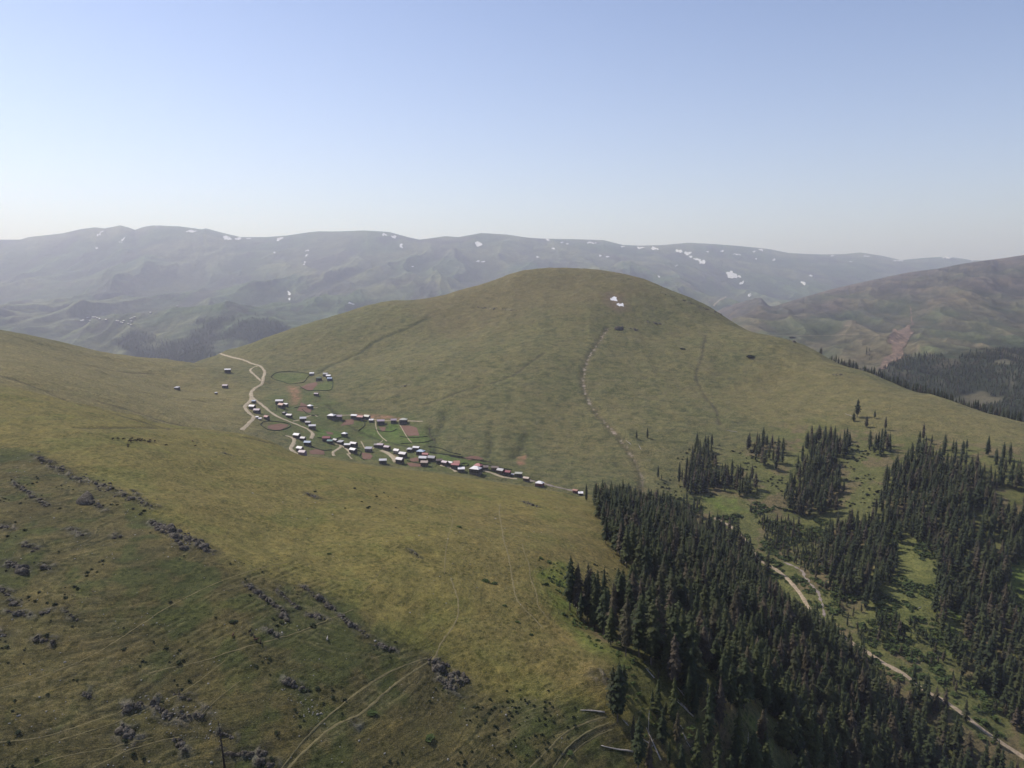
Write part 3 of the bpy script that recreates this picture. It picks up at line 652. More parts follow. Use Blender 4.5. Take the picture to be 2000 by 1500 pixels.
for pts in ([(1500,655),(1560,656),(1620,655),(1680,653),(1745,658)], [(1650,636),(1700,634),(1770,637)]): ribbon('path', pts, 5, simple_mat('sheep_track', (.17,.14,.10), .02, .2), lift=1, vmin=2600)

# ------------------------------------------------------------------ patches: fields, snow, scree, draped on the ground
def patch(name, poly, mat, lift, vmin=None, rough=.25, step=.8, seed=0):
    P = np.array(poly, float); x0, y0 = P.min(0) - 2; x1, y1 = P.max(0) + 2
    s = min(step, max((x1 - x0) / 16, .3)); gx_ = np.arange(x0, x1, s); gy_ = np.arange(y0, y1, s * .6)
    q, r = np.meshgrid(gx_, gy_, indexing='ij'); sz = math.sqrt((x1 - x0) * (y1 - y0))
    wx_ = fbm(q + seed * 31, r, sz * .5, 3, 500 + seed) * sz * rough * .35; wy_ = fbm(q, r + seed * 17, sz * .5, 3, 600 + seed) * sz * rough * .2
    ins = in_poly(q + wx_, r + wy_, poly)
    idx = -np.ones(q.shape, int); V = []
    for i in range(q.shape[0]):
        for j in range(q.shape[1]):
            if ins[max(i-1,0):i+2, max(j-1,0):j+2].any():
                h = hit(q[i, j], r[i, j], vmin)
                if h is None: continue
                h.z += lift; idx[i, j] = len(V); V.append(h[:])
    F = []
    for i in range(q.shape[0] - 1):
        for j in range(q.shape[1] - 1):
            a = (idx[i, j], idx[i + 1, j], idx[i + 1, j + 1], idx[i, j + 1])
            if min(a) >= 0 and ins[i, j]:
                ys = [V[k][1] for k in a]
                if max(ys) - min(ys) < .06 * ys[0]: F.append(a[::-1])
    if not F: return None
    me = mesh_np(name, np.array(V), np.array(F), True); me.materials.append(mat)
    bm_ = bmesh.new(); bm_.from_mesh(me)
    bmesh.ops.delete(bm_, geom=[v for v in bm_.verts if not v.link_faces], context='VERTS'); bm_.to_mesh(me); bm_.free()
    o = link(name, me); o['kind'] = 'structure'
    return o
FIELDS = [[(587,756),(600,750),(617,746),(621,750),(615,757),(610,762),(600,762)], [(522,832),(533,829),(548,827),(563,830),(560,834),(548,839),(534,840),(524,837)],
 [(782,831),(797,831),(814,835),(819,851),(797,852)], [(740,834),(753,834),(752,841),(745,843)], [(705,885),(712,884),(722,886),(728,891),(724,897),(708,897)],
 [(604,880),(618,877),(633,881),(634,888),(606,887)], [(675,820),(690,818),(690,828),(665,832)], [(635,842),(650,845),(650,849),(640,848)], [(905,894),(920,890),(935,892),(945,897),(915,898)], [(588,786),(600,792),(610,797),(606,806),(580,802)], [(800,896),(815,893),(818,900),(803,903)],
 [(793,903),(820,906),(824,912),(800,911)]]
for i, f in enumerate(FIELDS): patch('field', f, M_FIELD, .35, vmin=880, rough=.12, seed=i)
def ell(cx, cy, rx, ry, tilt=0, n=12):
    return [(cx + rx * math.cos(t) * math.cos(tilt) - ry * math.sin(t) * math.sin(tilt), cy + rx * math.cos(t) * math.sin(tilt) + ry * math.sin(t) * math.cos(tilt)) for t in [2 * math.pi * k / n for k in range(n)]]
SNOW = [(1199,583,6.5,4.6,.2),(1212,595,7,2.8,.25),
 (374,452,11,2,0),(443,465,9,2.5,.2),(465,467,8,2,-.1),(486,466,6,1.2,-.1),(546,467,7,3,-.4),(196,456,8,1.6,-.8),(240,468,9,1.6,-.7),(188,485,2,2,0),(751,459,6,2,.2),(768,463,6,2,.3),(784,481,3,4,0),(934,477,8,4,.2),(934,511,5,1.4,0),(943,512,3,1.3,0),(600,490,4,1.5,-.5),(598,500,4,1.3,-.8),(594,515,5,1.5,-1),(564,573,5,2.2,1.1),(565,585,3,1.3,1),(686,594,6,1.5,.4),
 (536,494,3,1.2,-.5),(1070,469,4,1.5,0),(1080,486,4,1.2,0),(1050,503,3,1.5,0),(1097,474,3,1.5,0),(1108,477,3,1.2,0),(1154,475,8,1.5,.1),(1163,475,3,1.5,0),(1216,482,4,1.5,0),(1251,484,9,1.8,0),(1277,486,9,2.6,.1),(1327,491,8,2.6,.1),(1342,495,8,2.6,-.1),(1349,502,4,1.4,0),(1361,507,7,2,.3),(1371,512,7,3.5,.1),(1382,492,3,1.2,0),(1411,491,4,1.4,0),(1438,497,8,1.3,.1),(1485,488,6,1.5,.2),(1472,492,3,1.2,0),
 (1431,539,17,6,.25),(1448,553,7,2.2,-.6),(1568,553,7,2.2,.8),(1477,506,3,1.4,0),(1512,508,3,1.6,0),(1583,539,4,1.2,0),(1661,511,3,1.3,0),(1626,500,4,1.2,0),(1693,501,6,1.3,.1),(1755,509,11,1.4,0),(1850,503,14,1.3,.03),(1876,504,12,1.3,.1),(1897,508,7,1.2,.1),(1172,500,3,1.4,0),(1186,502,3,1.4,0),(1463,577,3,3,.9),(1287,541,4,1.4,.5),(805,521,3,1.2,0),(306,442,4,1,0),(1321,519,4,1.2,-.4)]
for i, (a, b_, c, d, t_) in enumerate(SNOW):
    patch('snow_patch', ell(a, b_, c * .92, d * 1.05, t_), M_SNOW, .6 if b_ > 578 and a > 1190 and a < 1230 else 5.0, vmin=1500 if (1190 < a < 1230 and b_ > 570) else 4200, rough=.8, step=.7, seed=i)
patch('landslide_scree', [(1757,645),(1772,640),(1790,636),(1800,640),(1790,650),(1782,668),(1765,690),(1748,706),(1733,716),(1718,722),(1705,722),(1712,700),(1728,678),(1745,655)], M_SCREE, 3, vmin=2300, rough=1.1, step=.8, seed=3)
patch('landslide_scree', [(1776,598),(1780,600),(1783,625),(1786,637),(1779,637),(1780,618)], M_SCREE, 3, vmin=2300, rough=.4, seed=4)

# ------------------------------------------------------------------ spruces
def tree_material(name, brown):
    m, nt, b = newmat(name); b.inputs['Roughness'].default_value = .8
    at = nt.nodes.new('ShaderNodeAttribute'); at.attribute_name = 'tint'
    oi = nt.nodes.new('ShaderNodeObjectInfo')
    sm = nt.nodes.new('ShaderNodeMath'); sm.operation = 'ADD'; nt.links.new(at.outputs['Fac'], sm.inputs[0]); nt.links.new(oi.outputs['Random'], sm.inputs[1])
    fr = nt.nodes.new('ShaderNodeMath'); fr.operation = 'FRACT'; nt.links.new(sm.outputs[0], fr.inputs[0])
    c = ramp(nt, fr.outputs[0], [(0, (.026,.034,.018)), (.35, (.036,.045,.022)), (.62, (.052,.058,.024)), (.80, (.042,.042,.026)), (.90, (.062,.050,.034)), (1, (.070,.055,.044))])
    P = nt.nodes.new('ShaderNodeNewGeometry').outputs['Position']
    f = noise_node(nt, P, .9, 3, .6)
    nt.links.new(mul(nt, c, ramp(nt, f, [(.3, (.5, .58, .55)), (.5, (.85, .9, .85)), (.72, (1.45, 1.4, 1.05))])), b.inputs['Base Color'])
    return m
M_NEEDLE = tree_material('spruce_needles', .1)
M_BARK = simple_mat('bark', (.10,.085,.070), 2, .35)
M_DEAD = simple_mat('bleached_wood', (.34,.31,.28), 1.2, .3)
M_CHAR = simple_mat('dark_dead_wood', (.035,.03,.028), 1.2, .3)

def crown_profile(t, kind):
    """radius fraction at height fraction t of the crown (0 bottom .. 1 tip)"""
    if kind == 0: return (1 - t) ** .62 * (.55 + .45 * min(1, t * 6))
    if kind == 1: return (1 - t ** 2.6) ** .8 * .80 * (.6 + .4 * min(1, t * 5))
    return (1 - t) ** .5 * .9 * (.40 + .60 * min(1, t * 3.5))
def crown_arrays(seed, whorls, per, twigs, core=True):
    """unit-height spruce crown; radius about .12, with the trunk axis at 0"""
    r = random.Random(seed); kind = r.choice([0, 1, 1, 2]); V = []; F = []
    base = r.uniform(.06, .20); R = r.uniform(.135, .185)
    lean = (r.uniform(-.015, .015), r.uniform(-.015, .015))
    for w in range(whorls):
        t = (w + r.random() * .8) / whorls
        z = base + (1 - base) * t; rad = R * crown_profile(t, kind) * r.uniform(.72, 1.18)
        n = max(3, int(per * (.55 + .45 * (1 - t)) + r.random()))
        a0 = r.random() * 6.283
        for k in range(n):
            a = a0 + 6.283 * k / n + r.uniform(-.35, .35); L = rad * r.uniform(.55, 1.3)
            if r.random() < .07: L *= .4
            ca, sa = math.cos(a), math.sin(a); dr = L * r.uniform(.15, .55) + .006; wd = L * r.uniform(.26, .42) + .004
            cx, cy = lean[0] * z, lean[1] * z
            z1 = z + L * .12; zm = z - dr * .25; z2 = z - dr
            def pt(rr, s, zz): return (cx + ca * rr - sa * s, cy + sa * rr + ca * s, zz)
            i = len(V)
            V += [pt(0, 0, z1), pt(L * .55, -wd, zm - .006), pt(L * .6, 0, zm + .008), pt(L * .55, wd, zm - .006), pt(L, 0, z2)]
            F += [(i, i + 1, i + 2), (i, i + 2, i + 3), (i + 1, i + 4, i + 2), (i + 2, i + 4, i + 3)]
            for q in range(twigs):
                rr = L * r.uniform(.35, .95); s = wd * r.uniform(-1, 1); zz = z - dr * (rr / L) ** 1.3; l2 = L * r.uniform(.18, .34) + .004; aa = a + r.uniform(-1.2, 1.2)
                p = Vector(pt(rr, s, zz)); d = Vector((math.cos(aa), math.sin(aa), r.uniform(-.9, .1))) * l2; e = Vector((-math.sin(aa), math.cos(aa), r.uniform(-.6, .6))) * l2 * .45
                j = len(V); V += [tuple(p - d * .3 + e), tuple(p - d * .3 - e), tuple(p + d)]; F.append((j, j + 1, j + 2))
    if core:
        i = len(V); n = 6; zs = [base * 1.05, base + .25 * (1 - base), base + .6 * (1 - base)]
        for zz in zs:
            t = (zz - base) / (1 - base); rr = R * crown_profile(max(t, .05), kind) * .45
            V += [(math.cos(6.283 * k / n) * rr, math.sin(6.283 * k / n) * rr, zz) for k in range(n)]
        V.append((0, 0, .985))
        for l in range(2):
            for k in range(n):
                a = i + l * n + k; b_ = i + l * n + (k + 1) % n
                F += [(a, b_, b_ + n), (a, b_ + n, a + n)]
        for k in range(n): F.append((i + 2 * n + k, i + 2 * n + (k + 1) % n, i + 3 * n))
    return np.array(V, np.float32), np.array(F, np.int32)
def trunk_mesh(seed, name='trunk'):
    r = random.Random(seed); mb = MB()
    mb.tube([(0, 0, -.06), (0, 0, 0), (r.uniform(-.003, .003), 0, .35), (0, r.uniform(-.004, .004), .75), (0, 0, .99)], [.016, .013, .010, .005, .001], 7)
    for k in range(10):
        z = r.uniform(.04, .3); a = r.random() * 6.28; l = r.uniform(.02, .06)
        mb.tube([(0, 0, z), (math.cos(a) * l, math.sin(a) * l, z - l * .3)], [.0015, .0006], 4, False)
    return mb.mesh(name, M_BARK, True)
HI = []
for s in range(14):
    v, f = crown_arrays(100 + s, 34, 8, 3)
    me = mesh_np('crown', v, f); me.materials.append(M_NEEDLE)
    at = me.attributes.new('tint', 'FLOAT', 'POINT'); at.data.foreach_set('value', np.zeros(len(v), np.float32))
    HI.append((me, trunk_mesh(100 + s)))
LO = [crown_arrays(300 + s, 15, 6, 1) for s in range(10)]
VLO = [crown_arrays(500 + s, 7, 4, 0) for s in range(6)]

# where spruces stand: (polygon seen in the photo at the foot of the trees, spacing m, chance, height range, landforms)
FOREST = [
 ([(1160,992),(1185,1050),(1222,1115),(1232,1170),(1112,1186),(1106,1197),(1150,1226),(1195,1266),(1245,1297),(1305,1348),(1342,1374),(1400,1396),(1450,1400),(1492,1406),(1530,1440),(1580,1500),(1640,1560),(1710,1660),(1730,1760),(2080,1760),(2080,1530),(2015,1498),(1930,1440),(1868,1392),(1800,1352),(1730,1304),(1690,1278),(1640,1246),(1590,1206),(1570,1184),(1545,1146),(1500,1112),(1480,1100),(1460,1075),(1445,1062),(1410,1024),(1340,1000),(1280,990),(1220,980)], 8.0, .90, (22, 33), (0,1)),
 ([(1400,1500),(1430,1462),(1470,1452),(1500,1440),(1540,1452),(1570,1480),(1620,1540),(1700,1650),(1700,1760),(1350,1700)], 8.5, .75, (18, 27), (0,)),
 ([(1360,872),(1392,885),(1402,925),(1470,935),(1482,968),(1440,972),(1400,962),(1350,975),(1325,950),(1345,905)], 8.5, .72, (19, 33), (1,)),
 ([(1436,850),(1475,868),(1500,862),(1535,895),(1538,925),(1505,928),(1465,892)], 10.5, .72, (24, 35), (1,)),
 ([(1585,850),(1630,868),(1655,885),(1640,905),(1625,935),(1650,940),(1648,965),(1610,975),(1640,1005),(1590,1012),(1540,1005),(1528,975),(1555,925)], 8.8, .88, (24, 36), (1,)),
 ([(1640,835),(1660,870),(1665,900),(1640,895),(1625,870)], 12, .6, (24, 34), (1,)),
 ([(1692,870),(1720,850),(1735,870),(1740,885),(1722,908),(1698,905)], 11, .8, (24, 34), (1,)),
 ([(1735,935),(1760,905),(1800,885),(1830,905),(1850,925),(1880,920),(1950,945),(2080,925),(2080,1480),(2010,1455),(1960,1400),(1930,1370),(1880,1330),(1850,1290),(1835,1240),(1815,1235),(1828,1170),(1830,1090),(1795,1058),(1765,1045),(1750,1080),(1752,1120),(1725,1165),(1695,1195),(1640,1185),(1610,1130),(1590,1080),(1630,1040),(1700,1010),(1722,965)], 8.3, .88, (22, 36), (1,)),
 ([(1790,850),(1840,860),(1900,880),(1960,890),(2060,880),(2060,950),(1850,930),(1790,900)], 16, .6, (24, 34), (1,)),
 ([(1480,1010),(1560,1020),(1600,1045),(1600,1085),(1600,1130),(1610,1150),(1570,1120),(1540,1095),(1510,1075),(1488,1050)], 5.2, .8, (7, 15), (1,)),
 ([(1610,1150),(1690,1200),(1760,1235),(1830,1250),(1860,1320),(1960,1400),(2010,1440),(1960,1420),(1860,1355),(1820,1300),(1740,1275),(1660,1240)], 6.2, .65, (7, 16), (1,)),
 ([(1700,1195),(1780,1225),(1830,1240),(1820,1270),(1760,1250),(1690,1215)], 7, .7, (12, 20), (1,)),
 ([(1260,965),(1330,975),(1480,985),(1480,1005),(1340,1000),(1250,985)], 9, .45, (8, 18), (0,1)),
]
HOLES = [[(1372,972),(1448,978),(1468,992),(1440,1003),(1385,1000)], [(1945,955),(2000,960),(2000,1010),(1950,1000)], [(1975,1110),(2080,1090),(2080,1240),(1985,1205)], [(1846,1195),(1878,1200),(1888,1262),(1850,1278)], [(1560,1112),(1600,1140),(1600,1200),(1575,1180)],
 [(1480,1430),(1530,1470),(1560,1530),(1500,1530)], [(1300,1130),(1330,1140),(1320,1165),(1300,1155)]]
valley_lines = [world_line(ROAD_V), world_line(STREAM)]
def near_lines(x, y, lines, lim):
    m = np.zeros(len(x), bool)
    for L in lines:
        for a, b_ in zip(L[:-1], L[1:]):
            dx, dy = b_.x - a.x, b_.y - a.y
            t = np.clip(((x - a.x) * dx + (y - a.y) * dy) / (dx * dx + dy * dy + 1e-9), 0, 1)
            m |= np.hypot(x - a.x - t * dx, y - a.y - t * dy) < lim
    return m
def scatter(x0, x1, y0, y1, sp, gen):
    nx_, ny_ = int((x1 - x0) / sp), int((y1 - y0) / sp)
    gx_, gy_ = np.meshgrid(np.arange(nx_), np.arange(ny_), indexing='ij')
    x = x0 + (gx_ + gen.uniform(-.1, 1.1, gx_.shape)) * sp; y = y0 + (gy_ + gen.uniform(-.1, 1.1, gx_.shape)) * sp
    return x.ravel(), y.ravel()
TREES = []
gen = np.random.default_rng(99)
for poly, sp, ch, (h0, h1), ids in FOREST:
    P = np.array(poly, float); corners = [hit(a, min(b_, 1700)) for a, b_ in poly]; corners = [c for c in corners if c]
    xa, xb = min(c.x for c in corners) - 60, max(c.x for c in corners) + 60; ya, yb = max(170, min(c.y for c in corners) - 120), max(c.y for c in corners) + 60
    x, y = scatter(xa, xb, ya, yb, sp, gen); z = ground(x, y); px, py = project(x, y, z)
    k = in_poly(px, py, poly)
    for h in HOLES: k &= ~in_poly(px, py, h)
    dens = fbm(x, y, 45, 3, 701)
    k &= gen.random(len(x)) < ch * (1 + .9 * np.clip(dens, -.6, .1))
    iu = np.clip(np.searchsorted(US, x / y), 0, len(US) - 1); iv = np.clip(np.searchsorted(VS, np.log(y)), 0, len(VS) - 1)
    k &= np.isin(IDS[iu, iv], ids) & (y < 1900)
    k &= ~near_lines(x, y, valley_lines, 6)
    x, y, z = x[k], y[k], z[k]
    hgt = gen.uniform(h0, h1, len(x)) * (1 + .18 * fbm(x, y, 60, 2, 711)); hgt = np.where(gen.random(len(x)) < .15, hgt * .6, hgt)
    TREES += list(zip(x, y, z, hgt))
TREES = np.array(TREES)
# thin so that no two stand inside one another, and keep the view onto the valley road open as it is
cell = {}; keep = []
for i, (x, y, z, h) in enumerate(TREES):
    key = (int(x // 4), int(y // 4))
    ok = all((TREES[j][0] - x) ** 2 + (TREES[j][1] - y) ** 2 > 3.0 ** 2 for a in (-1, 0, 1) for b_ in (-1, 0, 1) for j in cell.get((key[0] + a, key[1] + b_), []))
    if ok: keep.append(i); cell.setdefault(key, []).append(i)
TREES = TREES[keep]
tpx, tpy = project(TREES[:, 0], TREES[:, 1], TREES[:, 2]); tqx, tqy = project(TREES[:, 0], TREES[:, 1], TREES[:, 2] + TREES[:, 3])
OPEN = [((1490,1098),(1576,1178),6), ((1722,1290),(1772,1322),6), ((1852,1374),(1872,1388),6), ((1900,1410),(1932,1436),6), ((1960,1455),(1990,1472),6), ((1592,1150),(1604,1190),6)]
bad = np.zeros(len(TREES), bool)
for (a, b_), (c, d), wdt in OPEN:
    for t_ in np.linspace(0, 1, 12):
        ex, ey = a + (c - a) * t_, b_ + (d - b_) * t_
        bad |= (np.abs(tpx - ex) < wdt) & (tqy < ey + 2) & (tpy > ey)
bad &= ~((np.abs(tpx - 1500) < 8) & (gen.random(len(TREES)) < .5))
TREES = TREES[~bad]

# single trees that can be told apart, foot position in the photo and height in photo pixels
MANUAL = [
 (1196,1394,86,'dark spruce left in the pair, beside the fallen log on the bare slope'), (1206,1409,105,'taller dense spruce of the pair standing on the grassy edge above the forest corner'), (1217,1368,66,'slim spruce with a sparse crown just behind the dense pair'),
 (1246,1506,92,'spruce at the bottom edge of the picture right of the lower fallen log'), (1283,1404,72,'ragged spruce between the standing white snag and the open slope'), (1274,1396,48,'short broad spruce leaning against its taller neighbour left of the bare trunk tree'), (1285,1334,26,'small spruce on the forest corner at the end of the bare slope'),
 (1315,1422,92,'spruce with a long bare trunk and a tufted top among the fallen logs'), (1343,1386,76,'narrow spruce standing behind the row of parallel fallen logs'), (1356,1398,62,'thin spruce right behind the parallel fallen logs'), (1293,1462,70,'spruce standing in the middle of the wind felled trunks'), (1299,1402,30,'very small young spruce near the tufted spruce'),
 (1322,1462,66,'round topped spruce right of the crossed fallen logs'), (1268,1512,66,'spruce partly cut by the bottom edge left of the crossed logs'), (1382,1462,112,'tall spruce standing alone at the edge of the dense stand above the bottom clearing'), (1405,1424,92,'full spruce casting its shadow on the small clearing'), (1360,1512,80,'spruce at the bottom edge below the tall lone one'), (1400,1500,64,'bushy spruce at the bottom edge in front of the dense stand'), (1330,1520,60,'low spruce cut by the bottom edge of the picture'), (1440,1470,84,'spruce at the left border of the dense stand'), (1493,1508,74,'spruce in front of the green clearing at the bottom edge'), (1236,1452,50,'stunted spruce among the shadows right of the pair'), (1306,1498,48,'young spruce between the crossed logs and the bottom edge'),
 (1145,978,32,'rounded dark spruce right beside the last two small huts'), (1160,980,28,'second small spruce beyond the last huts at the upper forest tip'),
 (1113,1192,100,'broad dark spruce at the outermost left corner of the dense forest'), (1128,1200,92,'spruce second from the left at the forest corner'), (1147,1212,104,'tall spruce third from the left at the forest corner'), (1160,1214,90,'slightly lower spruce in the gap at the forest corner'), (1178,1232,118,'very tall spruce with a feathered top at the forest corner'), (1196,1256,112,'dense spruce on the rim below the feathered one'), (1222,1282,110,'spruce on the rim above the bare brown slope'), (1183,1062,52,'tall spruce alone at the tip of the grassy recess casting a long shadow'),
 (1243,858,18,'left one of the two lone small spruces on the open hill flank'), (1264,856,20,'right one of the two lone small spruces on the open hill flank'), (1285,935,26,'taller lone spruce at the foot of the hill beside a bush sized one'), (1292,938,14,'bush sized spruce at the foot of the hill'), (1340,932,34,'dark column like spruce standing apart left of the middle grove'),
 (1326,948,44,'spruce at the left end of the middle grove'), (1390,874,26,'lone spruce above the middle grove'), (1674,815,34,'tall dark spruce highest up on the right hill flank'), (1667,823,18,'small spruce at the foot of the highest tall one on the right flank'), (1692,835,22,'round spruce below the highest tall one on the right flank'), (1708,818,17,'small lone spruce farthest right among the highest four on the flank'), (1729,840,26,'slim spruce right of the highest group on the flank'),
]
def place_tree(px, py, hpx, s, label, group=None, vmin=None):
    g = hit(px, py, vmin)
    hh = hpx / FPX * math.hypot(g.y, g.z) * 1.08
    return (g.x, g.y, g.z, hh, s, label, group)
ind = [place_tree(a, b_, h, i, lab) for i, (a, b_, h, lab) in enumerate(MANUAL)]
# the 262 forest spruces that show largest
tpx, tpy = project(TREES[:, 0], TREES[:, 1], TREES[:, 2]); tqx, tqy = project(TREES[:, 0], TREES[:, 1], TREES[:, 2] + TREES[:, 3])
big = (tpy - tqy) * ((tpx > -5) & (tpx < 2005) & (tqy < 1480) & (tpy > 600))
mann = np.array([(a[0], a[1]) for a in ind])
for i, t in enumerate(TREES):
    if np.min(np.hypot(mann[:, 0] - t[0], mann[:, 1] - t[1])) < 4.5: big[i] = -1
order = np.argsort(-big); top = order[:254]
topset = set(top.tolist())
for q, i in enumerate(top):
    x, y, z, h = TREES[i]
    left = tpx[i] < 1330 and tpy[i] < 1320
    if left: lab, grp = 'tall dark spruce along the left rim of the dense forest beside the bare grassy slope', 'spruces along the left rim of the forest'
    elif tqy[i] > 1380: lab, grp = 'tall spruce of the dense forest along the bottom edge of the picture', 'forest spruces along the bottom edge'
    else: lab, grp = 'tall dark spruce standing in the thick of the near forest below the village ridge', 'spruces of the dense near forest'
    ind.append((x, y, z, h, 40 + q, lab, grp))
for (x, y, z, h, s, lab, grp) in ind:
    cm, tm = HI[s % len(HI)]
    o = empty('spruce_tree', (x, y, z), (s * 2.399) % 6.283); wsc = 1.0 + .22 * math.sin(s * 7.1)
    wsc *= 1.12 if s >= 40 else .84
    if h > 33: wsc *= .9
    o.scale = (h * wsc, h * wsc, h)
    tag(o, lab, 'tree', grp)
    link('trunk', tm, o); link('crown', cm, o)
def joined_trees(name, rows, protos, label, mat=M_NEEDLE, wide=1.2, rgen=np.random.default_rng(5)):
    VV = []; FF = []; TT = []; n = 0
    for (x, y, z, h) in rows:
        v, f = protos[rgen.integers(len(protos))]; a = rgen.uniform(0, 6.28); w = h * rgen.uniform(.85, 1.25) * wide
        ca, sa = math.cos(a) * w, math.sin(a) * w
        vv = np.empty_like(v); vv[:, 0] = v[:, 0] * ca - v[:, 1] * sa + x; vv[:, 1] = v[:, 0] * sa + v[:, 1] * ca + y; vv[:, 2] = v[:, 2] * h + z - .02 * h
        VV.append(vv); FF.append(f + n); n += len(v); TT.append(np.full(len(v), rgen.random(), np.float32))
    if not VV: return
    me = mesh_np(name, np.concatenate(VV), np.concatenate(FF)); me.materials.append(mat)
    at = me.attributes.new('tint', 'FLOAT', 'POINT'); at.data.foreach_set('value', np.concatenate(TT))
    o = link(name, me); tag(o, label, 'forest', None, 'stuff'); return o
rest = TREES[[i for i in range(len(TREES)) if i not in topset and big[i] >= 0]]
rpx, rpy = project(rest[:, 0], rest[:, 1], rest[:, 2])
inview = (rpx > -60) & (rpx < 2200)
rest = rest[inview]
print('TREES', len(TREES), 'rest', len(rest))
joined_trees('spruce_forest', rest, LO, 'dark spruce forest filling the valley side and climbing the right hill flank')

# trees peeping over the right skyline of the hill, and woods on the far slopes
x, y = scatter(500, 1500, 1200, 2500, 11, gen); z = ground(x, y)
u_ = x / y; k = (np.abs(u_) < .78)
iu = np.clip(np.searchsorted(US, u_), 0, len(US) - 1); iv = np.clip(np.searchsorted(VS, np.log(y)), 0, len(VS) - 1)
crest_v = np.array([VS[np.argmax(np.where((IDS[i] == 1) & (np.exp(VS) < 2700), W[i], -9))] for i in range(len(US))]); crest_y = np.exp(crest_v)
past = y - crest_y[iu]
px, py = project(x, y, z)
k &= (IDS[iu, iv] == 1) & (past > 12) & (px > 1590) & (past < 330) & (gen.random(len(x)) < .75 * sstep(1590, 1760, px) + .12)
rows = np.stack([x, y, z, gen.uniform(13, 25, len(x))], 1)[k]
joined_trees('skyline_wood', rows, LO, 'dark conifers peeping over the right shoulder of the hill')
x, y = scatter(700, 3200, 2000, 4300, 10.5, gen); z = ground(x, y); px, py = project(x, y, z)
k = in_poly(px, py, [(1640,705),(1700,722),(1722,722),(1742,712),(1760,700),(1790,686),(1830,690),(1860,710),(1880,695),(1900,688),(1950,684),(2200,670),(2200,860),(1700,760)]) | (in_poly(px, py, [(1690,680),(1705,680),(1702,710),(1688,705)]) & (gen.random(len(x)) < .3))
iu = np.clip(np.searchsorted(US, x / y), 0, len(US) - 1); iv = np.clip(np.searchsorted(VS, np.log(y)), 0, len(VS) - 1)
k &= (IDS[iu, iv] != 1) & (fbm(x, y, 240, 3, 295) > -.42) & (gen.random(len(x)) < .85)
joined_trees('far_slope_wood', np.stack([x, y, z, gen.uniform(12, 24, len(x))], 1)[k], VLO, 'hazy dark woodland on the far right mountain slope', wide=1.5)
x, y = scatter(-3600, 400, 3300, 6200, 15, gen); z = ground(x, y); px, py = project(x, y, z)
k = in_poly(px, py, [(215,668),(240,658),(262,648),(300,655),(340,668),(372,660),(372,640),(385,625),(420,622),(455,618),(500,615),(540,628),(570,640),(600,650),(560,700),(400,740),(300,720)])
k &= (fbm(x, y, 420, 4, 801) > -.32) & (gen.random(len(x)) < .9)
joined_trees('far_valley_wood', np.stack([x, y, z, gen.uniform(14, 26, len(x))], 1)[k], VLO, 'blue hazed wood in the deep valley beyond the pass', wide=1.4)
# ------------------------------------------------------------------ low green bushes in the valley (nobody could count them)
def bush_arrays(seed, n=26):
    r = random.Random(seed); V = []; F = []
    for i in range(n):
        a = r.random() * 6.283; e = r.random() ** .7 * 1.5; rr = r.uniform(.75, 1.1)
        c = Vector((math.cos(a) * math.cos(e), math.sin(a) * math.cos(e), math.sin(e) * .8)) * .5 * rr
        d = Vector((r.uniform(-1, 1), r.uniform(-1, 1), r.uniform(-.4, .8))) * .30; g = Vector((r.uniform(-1, 1), r.uniform(-1, 1), r.uniform(-.5, .5))) * .30
        j = len(V); V += [tuple(c + d), tuple(c + g), tuple(c - d), tuple(c - g * 1.1)]; F += [(j, j + 1, j + 2), (j, j + 2, j + 3)]
    i = len(V)
    for k in range(6): V.append((math.cos(k) * .38, math.sin(k) * .38, -.15))
    V.append((0, 0, .33))
    for k in range(6): F.append((i + k, i + (k + 1) % 6, i + 6))
    return np.array(V, np.float32), np.array(F, np.int32)
BUSH = [bush_arrays(s) for s in range(8)]
m, nt, b = newmat('leafy_green'); P_ = nt.nodes.new('ShaderNodeNewGeometry').outputs['Position']
nt.links.new(ramp(nt, noise_node(nt, P_, .12, 5, .7), [(.3, (.030,.045,.018)), (.5, (.055,.078,.026)), (.7, (.085,.105,.035))]), b.inputs['Base Color']); M_LEAF = m
m, nt, b = newmat('dark_scrub'); P_ = nt.nodes.new('ShaderNodeNewGeometry').outputs['Position']
nt.links.new(ramp(nt, noise_node(nt, P_, .5, 4, .7), [(.3, (.016,.024,.012)), (.7, (.045,.055,.026))]), b.inputs['Base Color']); M_SCRUB = m
def bushes(name, poly, sp, ch, h0, h1, ids, label, mat, seed, thr=-.1, wl=40):
    c = [hit(a, b_) for a, b_ in poly]; c = [q for q in c if q]
    x, y = scatter(min(q.x for q in c) - 30, max(q.x for q in c) + 30, min(q.y for q in c) - 30, max(q.y for q in c) + 30, sp, gen); z = ground(x, y); px, py = project(x, y, z)
    iu = np.clip(np.searchsorted(US, x / y), 0, len(US) - 1); iv = np.clip(np.searchsorted(VS, np.log(y)), 0, len(VS) - 1)
    k = in_poly(px, py, poly) & (fbm(x, y, wl, 3, seed) > thr) & (gen.random(len(x)) < ch) & np.isin(IDS[iu, iv], ids) & ~near_lines(x, y, valley_lines, 4)
    for h in HOLES[:1]: k &= ~in_poly(px, py, h)
    h_ = gen.uniform(h0, h1, len(x)) * (gen.random(len(x)) * .6 + .6)
    o = joined_trees(name, np.stack([x, y, z + .1, h_], 1)[k], BUSH, label, mat, wide=1.3)
    if o: o['category'] = 'undergrowth'
bushes('valley_undergrowth', [(1230,965),(1500,985),(1620,1020),(1760,1020),(1850,1060),(2080,1000),(2080,1500),(1900,1440),(1600,1220),(1480,1110),(1430,1030)], 3.8, .7, 2.5, 6, (0,1), 'bright and dark green bushes covering the valley bottom between the spruces', M_LEAF, 811, -.05)
